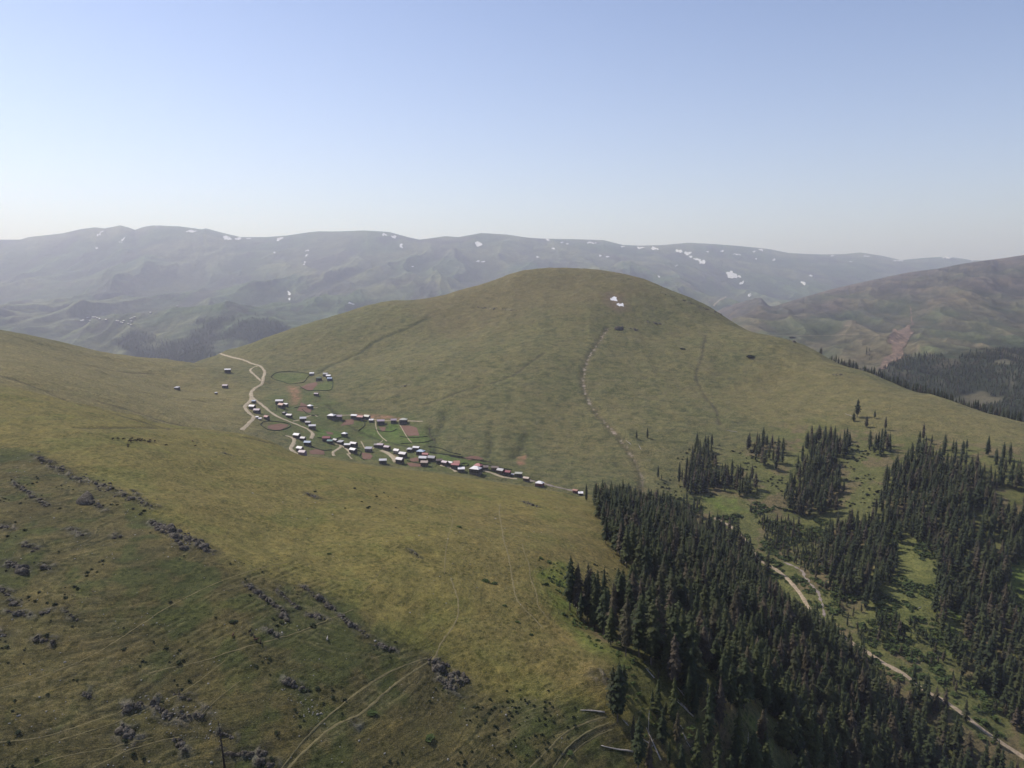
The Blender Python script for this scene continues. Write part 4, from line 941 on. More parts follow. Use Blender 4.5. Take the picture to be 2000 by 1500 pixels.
bushes('flank_scrub', [(1330,880),(1400,870),(1560,860),(1700,870),(1760,1000),(1600,1020),(1400,985),(1260,975)], 6, .4, 1.5, 4, (1,), 'dark scrub between the groves on the right hill flank', M_SCRUB, 812, .12)
bushes('rim_undergrowth', [(1040,1075),(1075,1090),(1120,1120),(1180,1230),(1260,1300),(1330,1360),(1460,1480),(1560,1560),(1400,1560),(1240,1420),(1190,1290),(1120,1225),(1060,1150)], 2.4, .42, .8, 2.2, (0,), 'low green bushes along the forest rim on the near slope', M_LEAF, 813, .02, 16)
bushes('slope_scrub', [(0,900),(250,960),(450,1080),(700,1180),(900,1300),(1200,1400),(1300,1510),(0,1510)], 3.2, .30, .5, 1.5, (0,), 'dark low tufts and juniper dotted over the shaded near slope', M_SCRUB, 814, .28, 25)

# single shrubs
SHR = [(725,1394,9,1), (838,1442,9,1), (948,1135,7,1), (965,1140,6,1), (1112,1470,7,1), (985,1183,4,1), (242,1268,4,0), (1010,1215,4,1), (1037,1240,4,1), (896,1030,5,1), (642,1082,4,1), (610,1222,7,0), (455,1215,7,0), (1465,697,7,0), (1333,682,4,0), (1548,660,5,0), (1467,1118,9,1)]
labs = ['round bright green shrub beside the worn path near the bottom', 'sprawling green shrub right of the lower path', 'long low green shrub patch on the upper open slope', 'end of the long low green shrub patch on the upper open slope', 'green shrub between the curving cattle tracks near the bottom', 'small fresh green shrub right of the shrub patch', 'tiny round dark bush alone on the lower left slope', 'low green shrub below the pale footpath', 'lower one of two green shrubs beside the pale footpath', 'green shrub high on the open slope', 'small green tuft left on the sunlit slope', 'dark shrub right of the brown cow group', 'dark shrub left above the brown cow group', 'lone dark bush high on the right flank of the big hill', 'small dark bush in the middle of the big hill', 'dark bush on the rocky notch of the right skyline', 'pale green rounded bush above the valley road bend']
SHM = []
for s in range(6):
    v, f = bush_arrays(900 + s, 90); me = mesh_np('shrub', v, f); me.materials.append(M_LEAF if s < 3 else M_SCRUB); SHM.append(me)
for i, (a, b_, r_, g_) in enumerate(SHR):
    h = hit(a, b_)
    if not h: continue
    sc = r_ * 1.6 / FPX * h.y
    o = link('shrub', SHM[(i % 3) + (0 if g_ else 3)]); o.location = h; o.scale = (sc * 1.5, sc * 1.1, sc * .6); o.rotation_euler = (0, 0, i * 1.3)
    tag(o, labs[i], 'shrub')
dots = []
gd = np.random.default_rng(31)
for poly, n in (([(900,1465),(960,1420),(1040,1340),(1110,1360),(1150,1400),(1120,1440),(1060,1470),(1040,1500),(890,1500)], 55), ([(880,1400),(1000,1340),(1060,1350),(960,1440)], 30), ([(1150,1100),(1220,1110),(1210,1150),(1130,1090)], 14), ([(600,950),(780,930),(800,1000),(640,1000)], 14)):
    P = np.array(poly); c = 0
    while c < n:
        q = gd.uniform(P.min(0), P.max(0))
        if in_poly(np.array([q[0]]), np.array([q[1]]), poly)[0] and perlin(np.array([q[0] / 18]), np.array([q[1] / 12]), 5)[0] > -.25: dots.append(q); c += 1
for i, q in enumerate(dots):
    h = hit(*q)
    if not h: continue
    sc = gd.uniform(.6, 1.4) * (1 + (h.y > 450) * .5)
    o = link('juniper_bush', SHM[3 + i % 3]); o.location = h; o.scale = (sc, sc, sc * .9); o.rotation_euler = (0, 0, i)
    tag(o, 'small dark bush dotted over the open grass of the near slope', 'bush', 'small dark bushes dotted over the near slope')

# ------------------------------------------------------------------ rocks
m, nt, b = newmat('grey_limestone'); P_ = nt.nodes.new('ShaderNodeNewGeometry').outputs['Position']
c1 = ramp(nt, noise_node(nt, P_, .8, 6, .7), [(.3, (.036,.031,.024)), (.5, (.068,.060,.048)), (.70, (.21,.188,.155))])
nt.links.new(c1, b.inputs['Base Color']); bp = nt.nodes.new('ShaderNodeBump'); bp.inputs['Distance'].default_value = .5; nt.links.new(noise_node(nt, P_, 1.5, 5, .7), bp.inputs['Height']); nt.links.new(bp.outputs[0], b.inputs['Normal']); M_ROCK = m
m, nt, b = newmat('pale_stone'); P_ = nt.nodes.new('ShaderNodeNewGeometry').outputs['Position']
nt.links.new(ramp(nt, noise_node(nt, P_, .4, 4, .7), [(.3, (.16,.15,.13)), (.7, (.32,.30,.27))]), b.inputs['Base Color']); M_STONE = m
def rock_proto(seed, sub=2):
    r = random.Random(seed); bm_ = bmesh.new(); bmesh.ops.create_icosphere(bm_, subdivisions=sub, radius=1)
    pl = [(Vector((r.uniform(-1, 1), r.uniform(-1, 1), r.uniform(-.3, 1))).normalized(), r.uniform(.45, .85)) for _ in range(9)]
    for v in bm_.verts:
        for nrm, d in pl:
            e = v.co.dot(nrm) - d
            if e > 0: v.co -= nrm * e * .92
        v.co *= 1 + r.uniform(-.07, .07)
    bm_.verts.ensure_lookup_table(); V = np.array([v.co[:] for v in bm_.verts], np.float32); F = np.array([[v.index for v in f.verts] for f in bm_.faces], np.int32); bm_.free()
    return V, F
RP = [rock_proto(s) for s in range(12)]; RP1 = [rock_proto(50 + s, 1) for s in range(8)]
gr = np.random.default_rng(77)
def rock_cluster(name, pts3, sizes, mat, protos=RP, squash=.75):
    VV, FF, n = [], [], 0
    for p, s in zip(pts3, sizes):
        v, f = protos[gr.integers(len(protos))]; a = gr.uniform(0, 6.28); sx, sy, sz = s * gr.uniform(.7, 1.3), s * gr.uniform(.7, 1.3), s * gr.uniform(.6, 1.1) * squash
        w = v * np.array([sx, sy, sz], np.float32); ca, sa = math.cos(a), math.sin(a)
        q = np.stack([w[:, 0] * ca - w[:, 1] * sa + p[0], w[:, 0] * sa + w[:, 1] * ca + p[1], w[:, 2] + p[2]], 1)
        VV.append(q); FF.append(f + n); n += len(v)
    me = mesh_np(name, np.concatenate(VV), np.concatenate(FF)); me.materials.append(mat)
    return me
BOULD = []
for v, f in RP: me = mesh_np('boulder', v, f); me.materials.append(M_ROCK); BOULD.append(me)
# (x0,y0,x1,y1 in the photo, spread px, number, stone size px, label)
for (x0, y0, x1, y1, sp, n, s, lab) in OUT:
    n = int(n * 1.45); t = gr.random(n); qx = x0 + (x1 - x0) * t + gr.normal(0, sp * .55, n); qy = y0 + (y1 - y0) * t + gr.normal(0, sp * .4, n)
    pts, sz = [], []
    for a, b_ in zip(qx, qy):
        if b_ > 1502 or a < -3: continue
        h = hit(a, b_)
        if h is None or (y0 < 800 and h.y > 2600): h = None
        if h is None: continue
        r_ = s * .5 / FPX * h.y * float(np.exp(gr.normal(-.2, .5))); pts.append((h.x, h.y, h.z + r_ * .02)); sz.append(r_)
    if not pts: continue
    c = np.array(pts).mean(0); c[2] = float(ground(c[0], c[1])); pts = np.array(pts) - c
    o = empty('rock_outcrop', tuple(c)); tag(o, lab, 'rock outcrop')
    for q, r_ in list(zip(pts, sz))[:98]:
        k = link('boulder', BOULD[gr.integers(len(BOULD))], o, tuple(q)); r_ = r_ * 1.38
        k.scale = (r_ * gr.uniform(.7, 1.3), r_ * gr.uniform(.7, 1.3), r_ * gr.uniform(.6, 1.1) * .9); k.rotation_euler = (0, 0, gr.uniform(0, 6.28))
# loose pale stones
pts, sz = [], []
for poly, n in (([(0,880),(160,930),(320,1000),(460,1110),(700,1190),(880,1290),(1150,1400),(1200,1500),(0,1500)], 900), ([(60,890),(170,920),(300,970),(420,1060),(480,1110),(400,1100),(200,1000)], 420), ([(540,1340),(620,1370),(650,1430),(590,1400)], 110), ([(250,1350),(420,1380),(450,1450),(260,1440)], 120), ([(480,900),(1100,980),(1150,1200),(800,1200),(500,1000)], 200), ([(1150,1040),(1250,870),(1600,1000),(1280,960)], 40)):
    P = np.array(poly); c = 0
    while c < n:
        q = gr.uniform(P.min(0), P.max(0)); c += 1
        if not in_poly(np.array([q[0]]), np.array([q[1]]), poly)[0]: continue
        if perlin(np.array([q[0] / 70]), np.array([q[1] / 40]), 9)[0] < -.1 and n > 300: continue
        h = hit(*q)
        if h is None: continue
        r_ = min(.9, float(np.exp(gr.normal(-1.15, .42)))) * (1 + (h.y > 450) * .5); pts.append((h.x, h.y, h.z)); sz.append(r_)
o = link('loose_stones', rock_cluster('loose_stones', pts, sz, M_STONE, RP1)); tag(o, 'pale loose stones strewn over the near grassy slope', 'stones', None, 'stuff')

# ------------------------------------------------------------------ felled trunks, snags
def log_on_ground(a, b_, rad, lab, group=None, mat=M_DEAD, vm=None):
    p, q = hit(*a, vm), hit(*b_, vm)
    if not p or not q: return
    if (p - q).length > 45: q = p + (q - p).normalized() * 28
    mb = MB(); n = 7; L = []
    for k in range(n):
        t = k / (n - 1); v = p.lerp(q, t); v.z = max(float(ground(v.x, v.y)) + rad * .7, v.z * 1.0 if False else -1e9); L.append(v - p)
    mb.tube(L, [rad * (1 - .6 * k / (n - 1)) for k in range(n)], 8)
    rr = random.Random(int(a[0] * 7 + a[1]))
    for k in range(10):
        t = rr.uniform(.25, .98); v = L[0].lerp(L[-1], t); v.z = np.interp(t, np.linspace(0, 1, n), [l.z for l in L]); d = Vector((rr.uniform(-1, 1), rr.uniform(-1, 1), rr.uniform(.1, 1))).normalized() * rr.uniform(.5, 1.6)
        mb.tube([v, v + d], [rad * .22, rad * .06], 4, False)
    o = link('fallen_log', mb.mesh('fallen_log', mat, True), loc=p); tag(o, lab, 'log', group)
LOGS = [((1181,1392),(1134,1388),.42,'pale fallen trunk pointing left from the foot of the dense pair of spruces'), ((1236,1469),(1174,1457),.45,'long pale fallen trunk below the dense pair near the bottom edge'), ((1291,1486),(1262,1422),.42,'long white trunk lying downhill in the middle of the windfall'), ((1275,1458),(1249,1440),.32,'short white trunk crossing left of the long downhill trunk'), ((1350,1380),(1323,1343),.38,'upper one of the two parallel trunks behind the tufted spruce'), ((1354,1400),(1321,1364),.35,'lower one of the two parallel trunks behind the tufted spruce'),
 ((1352,1398),(1318,1366),.3,'thin trunk lying along the parallel pair'), ((1334,1424),(1305,1397),.35,'curved pale trunk right of the tufted spruce'), ((1340,1445),(1333,1432),.35,'short trunk piece right of the middle of the windfall'), ((1278,1325),(1262,1306),.32,'pale trunk at the very tip of the dense forest edge'), ((1363,1480),(1340,1448),.3,'grey trunk sinking into the shadow of the tall lone spruce'), ((1449,1480),(1435,1455),.35,'pale trunk in the shadow at the left border of the bottom clearing'), ((1470,1505),(1460,1486),.35,'white trunk end at the bottom edge beside the clearing'), ((1228,1418),(1216,1406),.25,'small branchy log right of the dense pair'),
 ((1231,1058),(1208,1040),.4,'pale trunk lying between the shadows at the upper forest rim'), ((1210,1046),(1209,1036),.35,'short light trunk at the upper forest rim'), ((1243,1052),(1228,1030),.35,'thin long trunk under the upper forest rim trees'), ((1248,1040),(1232,1020),.3,'trunk farther back under the upper forest rim'), ((1223,1100),(1212,1088),.35,'trunk half on the grass at the recess of the forest rim'), ((1134,1188),(1121,1176),.35,'trunk lying between the two big trees on the left forest corner'), ((1135,1196),(1122,1182),.3,'second trunk between the big trees on the left forest corner'), ((1165,1148),(1154,1141),.3,'short log at the foot of the left corner trees'),
 ((1232,868),(1222,860),.5,'grey fallen trunk left of the two lone hill spruces'), ((1252,878),(1247,868),.5,'pale fallen trunk below the two lone hill spruces'), ((1668,814),(1650,808),.6,'pale fallen trunk beside the highest tall spruce'), ((1440,844),(1418,840),.5,'long pale trunk left of the upper grove'), ((1665,866),(1645,876),.45,'pale trunk on the grass between the groves'), ((1870,872),(1862,866),.4,'pale trunk on the bright ground among the right grove'), ((1780,1163),(1776,1153),.4,'single pale trunk lying in the steep green clearing'), ((1798,1186),(1792,1190),.35,'short pale trunk low in the steep green clearing')]
for a, b_, r_, lab in LOGS: log_on_ground(a, b_, r_, lab)
def snag(px, py, hpx, lab, mat, rad=.35, lean=(0, 0), br=26, vm=None):
    g = hit(px, py, vm); h = hpx / FPX * math.hypot(g.y, g.z) * 1.1; o = empty('dead_tree', g); tag(o, lab, 'dead tree')
    mb = MB(); mb.tube([(0, 0, -1), (lean[0] * .5, lean[1] * .5, h * .5), (lean[0], lean[1], h)], [rad, rad * .6, .05], 8); link('trunk', mb.mesh('trunk', mat, True), o)
    mb = MB(); rr = random.Random(int(px))
    for k in range(br):
        t = rr.uniform(.2, .97); a = rr.random() * 6.28; l = rr.uniform(.5, 1.8) * (1.1 - t) * h / 12; z_ = t * h; c = Vector((lean[0] * t, lean[1] * t, z_))
        e = c + Vector((math.cos(a) * l, math.sin(a) * l, -l * .25)); mb.tube([c, e], [.10, .03], 4, False)
        mb.tube([c.lerp(e, .6), c.lerp(e, .6) + Vector((math.cos(a + .8) * l * .4, math.sin(a + .8) * l * .4, -l * .2))], [.05, .02], 4, False)
    link('branch', mb.mesh('branch', mat), o)['kind'] = 'stuff'
snag(440,1505,86,'dark dead spire like tree at the bottom edge, leaning left above the rock ledge', M_CHAR, .45, (-1.6, 0), 46)
snag(1266,1430,38,'white standing snag left of the long downhill trunk', M_DEAD, .32, (.2, 0), 8)
snag(1381,1376,38,'thin grey snag rising above the dense spruces right of the parallel trunks', M_DEAD, .3, (0, 0), 20)
snag(1459,1490,52,'slender pale snag at the left border of the bottom clearing', M_DEAD, .3, (0, 0), 20)
snag(1224,1095,26,'grey broken snag on the recess of the forest rim', M_DEAD, .3, (0, 0), 14)
snag(1342,1180,40,'grey dead spruce skeleton standing inside the dense forest', M_DEAD, .35, (0, 0), 30)
snag(1875,906,30,'leafless grey tree among the right grove on the flank', M_DEAD, .4, (0, 0), 26)

# ------------------------------------------------------------------ houses of the summer village
def wood_mat(name, col):
    m, nt, b = newmat(name); tc = nt.nodes.new('ShaderNodeTexCoord'); mp = nt.nodes.new('ShaderNodeMapping'); nt.links.new(tc.outputs['Object'], mp.inputs[0]); mp.inputs['Scale'].default_value = (.4, .4, 5)
    c = C(col); nt.links.new(ramp(nt, noise_node(nt, mp.outputs[0], 1.0, 4, .6), [(.3, tuple(c * .55)), (.5, tuple(c)), (.7, tuple(c * 1.5))]), b.inputs['Base Color']); return m
def roof_mat(name, col, rust=.3):
    m, nt, b = newmat(name); b.inputs['Roughness'].default_value = .5; b.inputs['Specular IOR Level'].default_value = .3
    tc = nt.nodes.new('ShaderNodeTexCoord'); mp = nt.nodes.new('ShaderNodeMapping'); nt.links.new(tc.outputs['Object'], mp.inputs[0]); mp.inputs['Scale'].default_value = (1.4, .25, .25)
    c = C(col); nt.links.new(ramp(nt, noise_node(nt, mp.outputs[0], 1.0, 5, .7), [(.3, tuple(c * (1 - rust))), (.5, tuple(c)), (.7, tuple(np.minimum(c * 1.15, .9)))]), b.inputs['Base Color']); return m
WALLS = {'dark': wood_mat('weathered_timber', (.060,.050,.045)), 'grey': wood_mat('grey_timber', (.11,.10,.10)), 'red': wood_mat('red_wall', (.16,.045,.045)), 'stone': simple_mat('rubble_stone', (.13,.12,.11), 1.5, .4, .1, True), 'blue': wood_mat('blue_wall', (.09,.11,.20)), 'light': wood_mat('pale_wall', (.30,.27,.24)), 'brown': wood_mat('brown_timber', (.10,.065,.045))}
ROOFS = {k: roof_mat(k + '_roof', c) for k, c in {'white': (.70,.68,.69), 'light': (.60,.57,.58), 'grey': (.36,.35,.37), 'darkgrey': (.10,.10,.105), 'lilac': (.42,.34,.38), 'red': (.34,.12,.12), 'crimson': (.25,.065,.085), 'rust': (.33,.16,.12), 'beige': (.45,.36,.30), 'blue': (.38,.46,.58), 'teal': (.09,.20,.20), 'brown': (.17,.13,.11), 'green': (.05,.09,.06), 'darkred': (.22,.06,.07), 'pale': (.42,.42,.36)}.items()}
M_DOOR = wood_mat('door_wood', (.035,.028,.025)); M_GLASS, nt, b = newmat('window_glass'); b.inputs['Base Color'].default_value = (.02, .025, .03, 1); b.inputs['Roughness'].default_value = .15; b.inputs['Specular IOR Level'].default_value = .5
M_FRAME = simple_mat('window_frame', (.5,.48,.45), 1, .1)
def house(px, py, wpx, roof, wall, label, style='gable', yaw=None, hm=1.0, dp=.75, two=None, seed=0, vmin=900, detail=True, group=None, name='village_house'):
    g = hit(px, py, vmin)
    if g is None: print('NOHIT', label); return
    r = random.Random(int(px * 13 + py * 7)); w = wpx / FPX * g.y * .98; d = w * dp * r.uniform(.9, 1.1)
    yaw = math.radians(r.uniform(-34, 14) if yaw is None else yaw) ; h = (w * .46 + 1.3) * hm * r.uniform(.92, 1.08); rise = w * .20 * r.uniform(.85, 1.2)
    o = empty(name, g, yaw); tag(o, label, 'house' if w > 5.5 else 'hut', group)
    x, y = w / 2, d / 2; mb = MB(); ov = .55
    lo = -3.0
    # walls with gable ends
    if style == 'gable':
        mb.add([(-x,-y,lo),(x,-y,lo),(x,y,lo),(-x,y,lo),(-x,-y,h),(x,-y,h),(x,y,h),(-x,y,h),(-x,0,h+rise),(x,0,h+rise)], [(0,1,5,4),(2,3,7,6),(1,2,6,9,5),(3,0,4,8,7)])
        X0, X1, Y0 = x + ov, x + ov, y + ov; t = .16; k = rise / y; zb = h - ov * k
        rf = MB()
        for s in (-1, 1):
            vs_ = [(-X0, s * Y0, zb + .04), (X1, s * Y0, zb + .04), (X1, 0, h + rise + .04), (-X0, 0, h + rise + .04)]; vs_ += [(a, b_, c + t) for a, b_, c in vs_]
            f_ = [(0,1,2,3),(7,6,5,4),(0,4,5,1),(1,5,6,2),(3,7,4,0)]; rf.add(vs_, f_ if s > 0 else [tuple(reversed(q)) for q in f_])
    elif style == 'shed':
        mb.add([(-x,-y,lo),(x,-y,lo),(x,y,lo),(-x,y,lo),(-x,-y,h*.85),(x,-y,h*.85),(x,y,h*1.12),(-x,y,h*1.12)], [(0,1,5,4),(2,3,7,6),(1,2,6,5),(3,0,4,7)])
        k = (.27 * h) / d; rf = MB(); vs_ = [(-x-ov, -y-ov, h*.85-ov*k+.05), (x+ov, -y-ov, h*.85-ov*k+.05), (x+ov, y+ov, h*1.12+ov*k+.05), (-x-ov, y+ov, h*1.12+ov*k+.05)]; vs_ += [(a, b_, c + .16) for a, b_, c in vs_]
        rf.add(vs_, [(3,2,1,0),(4,5,6,7),(0,1,5,4),(1,2,6,5),(2,3,7,6),(3,0,4,7)])
    else:   # hipped
        mb.add([(-x,-y,lo),(x,-y,lo),(x,y,lo),(-x,y,lo),(-x,-y,h),(x,-y,h),(x,y,h),(-x,y,h)], [(0,1,5,4),(2,3,7,6),(1,2,6,5),(3,0,4,7)])
        rf = MB(); X0, Y0 = x + ov, y + ov; rx = max(x - y * .8, .4); z0 = h - .1; z1 = h + rise * 1.15
        rf.add([(-X0,-Y0,z0),(X0,-Y0,z0),(X0,Y0,z0),(-X0,Y0,z0),(-rx,0,z1),(rx,0,z1)], [(0,1,5,4),(1,2,5),(2,3,4,5),(3,0,4),(3,2,1,0)])
    link('wall', mb.mesh('wall', WALLS[wall]), o)
    ro = link('roof', rf.mesh('roof', ROOFS[roof]), o)
    if detail and w > 5.5:
        f = MB(); f.box(-x - .12, x + .12, -y - .12, y + .12, lo, h * .33); link('stone_base', f.mesh('stone_base', WALLS['stone']), o)
        dx = r.uniform(-.3, .3) * w; dm = MB(); dm.box(dx - .5, dx + .5, -y - .2, -y - .05, .1, 2.1); link('door', dm.mesh('door', M_DOOR), o)
        for q in range(2 if w < 9 else 3):
            wx_ = -x + w * (q + .6) / (2.2 if w < 9 else 3.2); z_ = h * .55
            fm = MB(); fm.box(wx_ - .55, wx_ + .55, -y - .08, -y - .005, z_ - .1, z_ + 1.1); wi = link('window', fm.mesh('window', M_FRAME), o)
            gm = MB(); gm.box(wx_ - .42, wx_ + .42, -y - .12, -y - .085, z_ + .03, z_ + .97); link('pane', gm.mesh('pane', M_GLASS), wi)
        if r.random() < .6:
            cx = r.uniform(-.3, .3) * w; cm = MB(); cm.box(cx - .3, cx + .3, .25, .85, h * .8, h + rise + .9); link('chimney', cm.mesh('chimney', WALLS['stone']), ro)
    return o
H = [
 (445,728,11,'white','dark','lone house with a white roof on the grass near the pass','gable'), (440,758,10,'lilac','dark','lone dull house below the white roofed one near the pass','gable'), (422,770,5,'grey','stone','tiny stone hut on the slope left of the road','shed'), (346,761,9,'grey','stone','low grey hut alone at the end of a track far left','shed'), (344,761,0,'','',''),
 (496,787,7,'blue','grey','small grey blue hut in the fork of the road','gable'), (493,800,12,'light','dark','pale roofed house directly below the road fork','gable'), (502,807,12,'lilac','dark','lilac roofed house right beside the pale one below the road fork','gable'), (502,817,5,'white','light','first of two tiny white sheds at the road bend','shed'), (508,820,5,'white','light','second of two tiny white sheds, nearer the oval paddock','shed'), (521,819,10,'crimson','grey','crimson roofed house above the oval walled paddock','gable'),
 (546,790,14,'white','dark','wide white roofed house at the yellow cut beside the road','gable'), (550,797,13,'rust','dark','orange roofed house directly in front of the wide white one','gable'), (558,794,9,'white','grey','white roofed house right of the orange roofed one','gable'), (606,798,10,'white','dark','white roofed house alone at the right end of the brown plots','hip'), (556,810,8,'darkgrey','dark','dark roofed hut above the road between two rows','hip'), (565,816,11,'light','dark','pale roofed house above the bend of the main road','gable'),
 (592,823,12,'white','dark','white roofed house topmost of three stepping down right of the road','gable'), (602,830,10,'grey','dark','grey roofed middle house of three stepping down right of the road','gable'), (610,838,13,'white','dark','white roofed house lowest of three stepping down right of the road','gable'), (580,856,13,'white','dark','white roofed house left above the hooked lane','gable'), (592,861,10,'light','dark','small white roofed house between two larger ones by the hooked lane','gable'), (601,871,13,'blue','dark','bluish white roofed house with a long shadow in the meadow','gable'), (586,882,13,'white','grey','white patched roof house at the foot of the hooked lane','gable'), (591,890,14,'lilac','lilac','lilac house half hidden behind the crest at the foot of the hooked lane','gable'),
 (673,852,10,'white','dark','white roofed house alone in the green meadow','hip'), (638,863,15,'darkred','dark','long dark red roofed barn at the left end of the middle row','gable'), (645,867,11,'teal','dark','teal roofed shed joined to the dark red barn','gable'), (655,864,9,'grey','dark','grey roofed shed right of the teal one','gable'), (665,868,11,'grey','dark','flat grey roofed hut right of the lane','shed'), (679,875,12,'white','dark','white roofed house front left of a pair in the middle row','gable'), (691,873,14,'light','dark','white roofed house back right of a pair in the middle row','gable'), (690,885,14,'white','dark','white roofed house below the pair with a green plot behind','gable'), (720,882,13,'grey','stone','low long grey roofed hut alone in the dark green plot','shed'),
 (736,874,10,'darkgrey','dark','dark grey roofed hut at the head of the sand lane','gable'), (743,875,13,'lilac','dark','large lilac grey roofed house at the head of the sand lane','gable'), (756,879,12,'lilac','brown','lilac grey roofed house right of the sand lane head','gable'), (775,886,12,'light','light','white roofed house with pale front right of the sand lane','gable'), (787,893,15,'light','dark','broad light grey roofed house at the foot of the sand lane','gable'), (748,906,14,'white','dark','white roofed house on posts nearest the grassy crest left of the sand lane','gable'), (781,905,15,'light','dark','light roofed house at the lower end of the sand lane on the crest','gable'),
 (800,882,10,'white','dark','white gabled hut left of the pale hip roofed house','hip'), (813,881,13,'white','dark','pale roofed house right of the white gabled hut','gable'), (822,888,15,'blue','dark','blue grey roofed house in front of the pale one','hip'), (831,893,12,'red','crimsonw','red house with a white striped roof','gable'), (826,902,15,'white','dark','wide white roofed house behind the beige one on the crest','gable'), (829,910,14,'beige','dark','beige roofed tall house nearest the crest','gable'), (843,901,15,'grey','dark','grey roofed long house right of the wide white one','gable'), (858,905,12,'brown','dark','brown grey roofed house right of the long grey one','gable'), (869,909,12,'lilac','brown','pinkish grey roofed house in the lower row','gable'), (880,909,10,'light','brown','light roofed small house between pinkish and rust roofs','gable'), (892,909,12,'rust','dark','rust roofed shed behind the light one','shed'), (890,916,16,'red','dark','pink striped red roofed house above the crest','gable'), (901,921,13,'white','grey','low white roofed shed at the end of the lower lane','shed'),
 (934,916,15,'red','brown','large red roofed house behind the biggest white roof','hip'), (929,925,21,'white','dark','biggest bluish white roofed house of the lower row','hip'), (948,917,11,'brown','dark','low brown roofed hut right of the red roofed one','shed'), (967,920,14,'brown','brown','dark brown roofed house left of its grey brown twin','gable'), (978,925,14,'grey','brown','grey brown roofed house right of the dark brown one','gable'), (991,928,13,'crimson','dark','dark crimson roofed house near the right end of the village','gable'), (1001,930,6,'grey','stone','tiny grey shed between crimson and greenish roofs','shed'), (1013,932,14,'pale','dark','pale greenish roofed house near the right end','gable'), (1028,940,12,'beige','brown','beige roofed small house second from the right end','gable'), (1054,950,15,'white','red','white roofed house with a red wall alone at the right end','hip'), (1124,963,10,'rust','red','reddish low hut farthest right beside the spruces','gable'), (1134,967,9,'white','dark','small white roofed hut farthest right beside the spruces','shed'),
 (648,818,14,'white','dark','white roofed house at the left end of the upper row','hip'), (662,819,12,'lilac','grey','grey house with lilac roof second in the upper row','gable'), (692,818,12,'white','dark','white grey roofed house third in the upper row','gable'), (704,821,13,'red','dark','red roofed house in the middle of the upper row under the red cut','gable'), (717,819,12,'pale','grey','pale greenish roofed house right of the red one in the upper row','gable'), (725,824,8,'white','grey','low white shed in the middle of the upper row','shed'), (744,829,14,'lilac','dark','tall lilac roofed house with a long shadow in the upper row','gable'), (769,826,11,'lilac','dark','small grey lilac roofed house second from right in the upper row','gable'), (788,827,14,'pale','dark','cream roofed house at the right end of the upper row','hip'),
 (609,733,8,'white','light','long low white shed at the tip of the large walled paddock','shed'), (623,744,10,'green','dark','dark green roofed house below the top group','hip'), (636,735,9,'grey','grey','grey blue roofed house topmost right of the large paddock','gable'), (642,739,9,'white','grey','white roofed hut right in the top group','gable'), (644,744,9,'blue','blue','blue walled hut lowest in the top group','gable'), (618,773,8,'lilac','dark','small dark hut under the lower paddock wall','gable'),
]
WALLS['lilac'] = wood_mat('lilac_wall', (.20,.15,.19)); WALLS['crimsonw'] = wood_mat('crimson_wall', (.22,.05,.06))
for row in H:
    if row[2] == 0: continue
    px, py, w, rf_, wl_, lab, st = row
    house(px, py, w, rf_, wl_, lab, st, vmin=880, dp=.62 if st == 'gable' else .8)
far = [(159,628),(163,627),(171,622),(174,622),(176,628),(182,621),(186,621),(190,623),(195,624),(207,626),(228,628),(232,629),(236,631),(240,632),(242,628),(251,634),(256,636),(255,624),(258,623),(263,621),(257,629),(294,612),(346,600) ]
for i, (a, b_) in enumerate(far):
    house(a, b_, 3.4, ['light', 'light', 'white'][i % 3], 'grey', 'tiny pale roofed hut of the hazy hamlet on the far mountainside', 'gable', vmin=3600, detail=False, group='huts of the far hamlet', name='far_hut')

# ------------------------------------------------------------------ walls and fences of the paddocks
M_HEDGE = simple_mat('dark_fence', (.028,.036,.022), .6, .4); M_WALLST = simple_mat('dry_stone', (.055,.05,.042), 1.2, .4)
def fence(pts, lab, close=False, mat=M_HEDGE, h=1.2, w=1.3, vmin=880):
    if close: pts = pts + [pts[0]]
    L = world_line(pts, vmin); P = np.array([(p.x, p.y) for p in L]); t = np.concatenate([[0], np.cumsum(np.hypot(*np.diff(P, axis=0).T))]); n = max(6, int(t[-1] / 2.0)); q = np.linspace(0, t[-1], n)
    x = np.interp(q, t, P[:, 0]); y = np.interp(q, t, P[:, 1]); dx, dy = np.gradient(x), np.gradient(y); l = np.hypot(dx, dy) + 1e-9; nx_, ny_ = -dy / l * w / 2, dx / l * w / 2
    z = ground(x, y); hh = h * (1 + .3 * perlin(q / 3, q * 0 + .5, 3)); o_ = np.array([x[0], y[0], z[0]])
    prof = [(-1, -1.0), (-.75, .9), (0, 1.05), (.75, .9), (1, -1.0)]
    V = np.stack([np.stack([x + nx_ * a, y + ny_ * a, z + hh * b_], 1) for a, b_ in prof], 1).reshape(-1, 3) - o_; k = len(prof)
    i = (np.arange(n - 1)[:, None] * k + np.arange(k - 1)[None]).ravel(); me = mesh_np('stone_wall', V, np.stack([i, i + 1, i + k + 1, i + k], 1)); me.materials.append(mat)
    o = link('stone_wall', me, loc=tuple(o_)); tag(o, lab, 'wall')
fence([(529,737),(536,730),(546,727),(562,726),(580,727),(595,729),(605,732),(600,738),(594,746),(580,749),(565,750),(550,745),(538,742)], 'dark wall closing the large empty green paddock near the pass', True)
fence([(586,756),(594,760),(602,763),(620,763),(640,763),(648,760),(650,750),(649,741)], 'dark wall around the brown and green paddock below the top houses')
fence([(509,830),(513,825),(523,823),(540,824),(556,826),(568,831),(560,837),(546,841),(533,841),(520,838)], 'dark oval wall around the reddish brown paddock by the road', True)
fence([(540,792),(540,803)], 'short dark wall below the orange roofed house')
fence([(575,797),(590,794),(604,795)], 'low dark wall leading to the lone hip roofed house'); fence([(590,800),(605,811),(622,811)], 'dark wall below the brown plots left of the meadow')
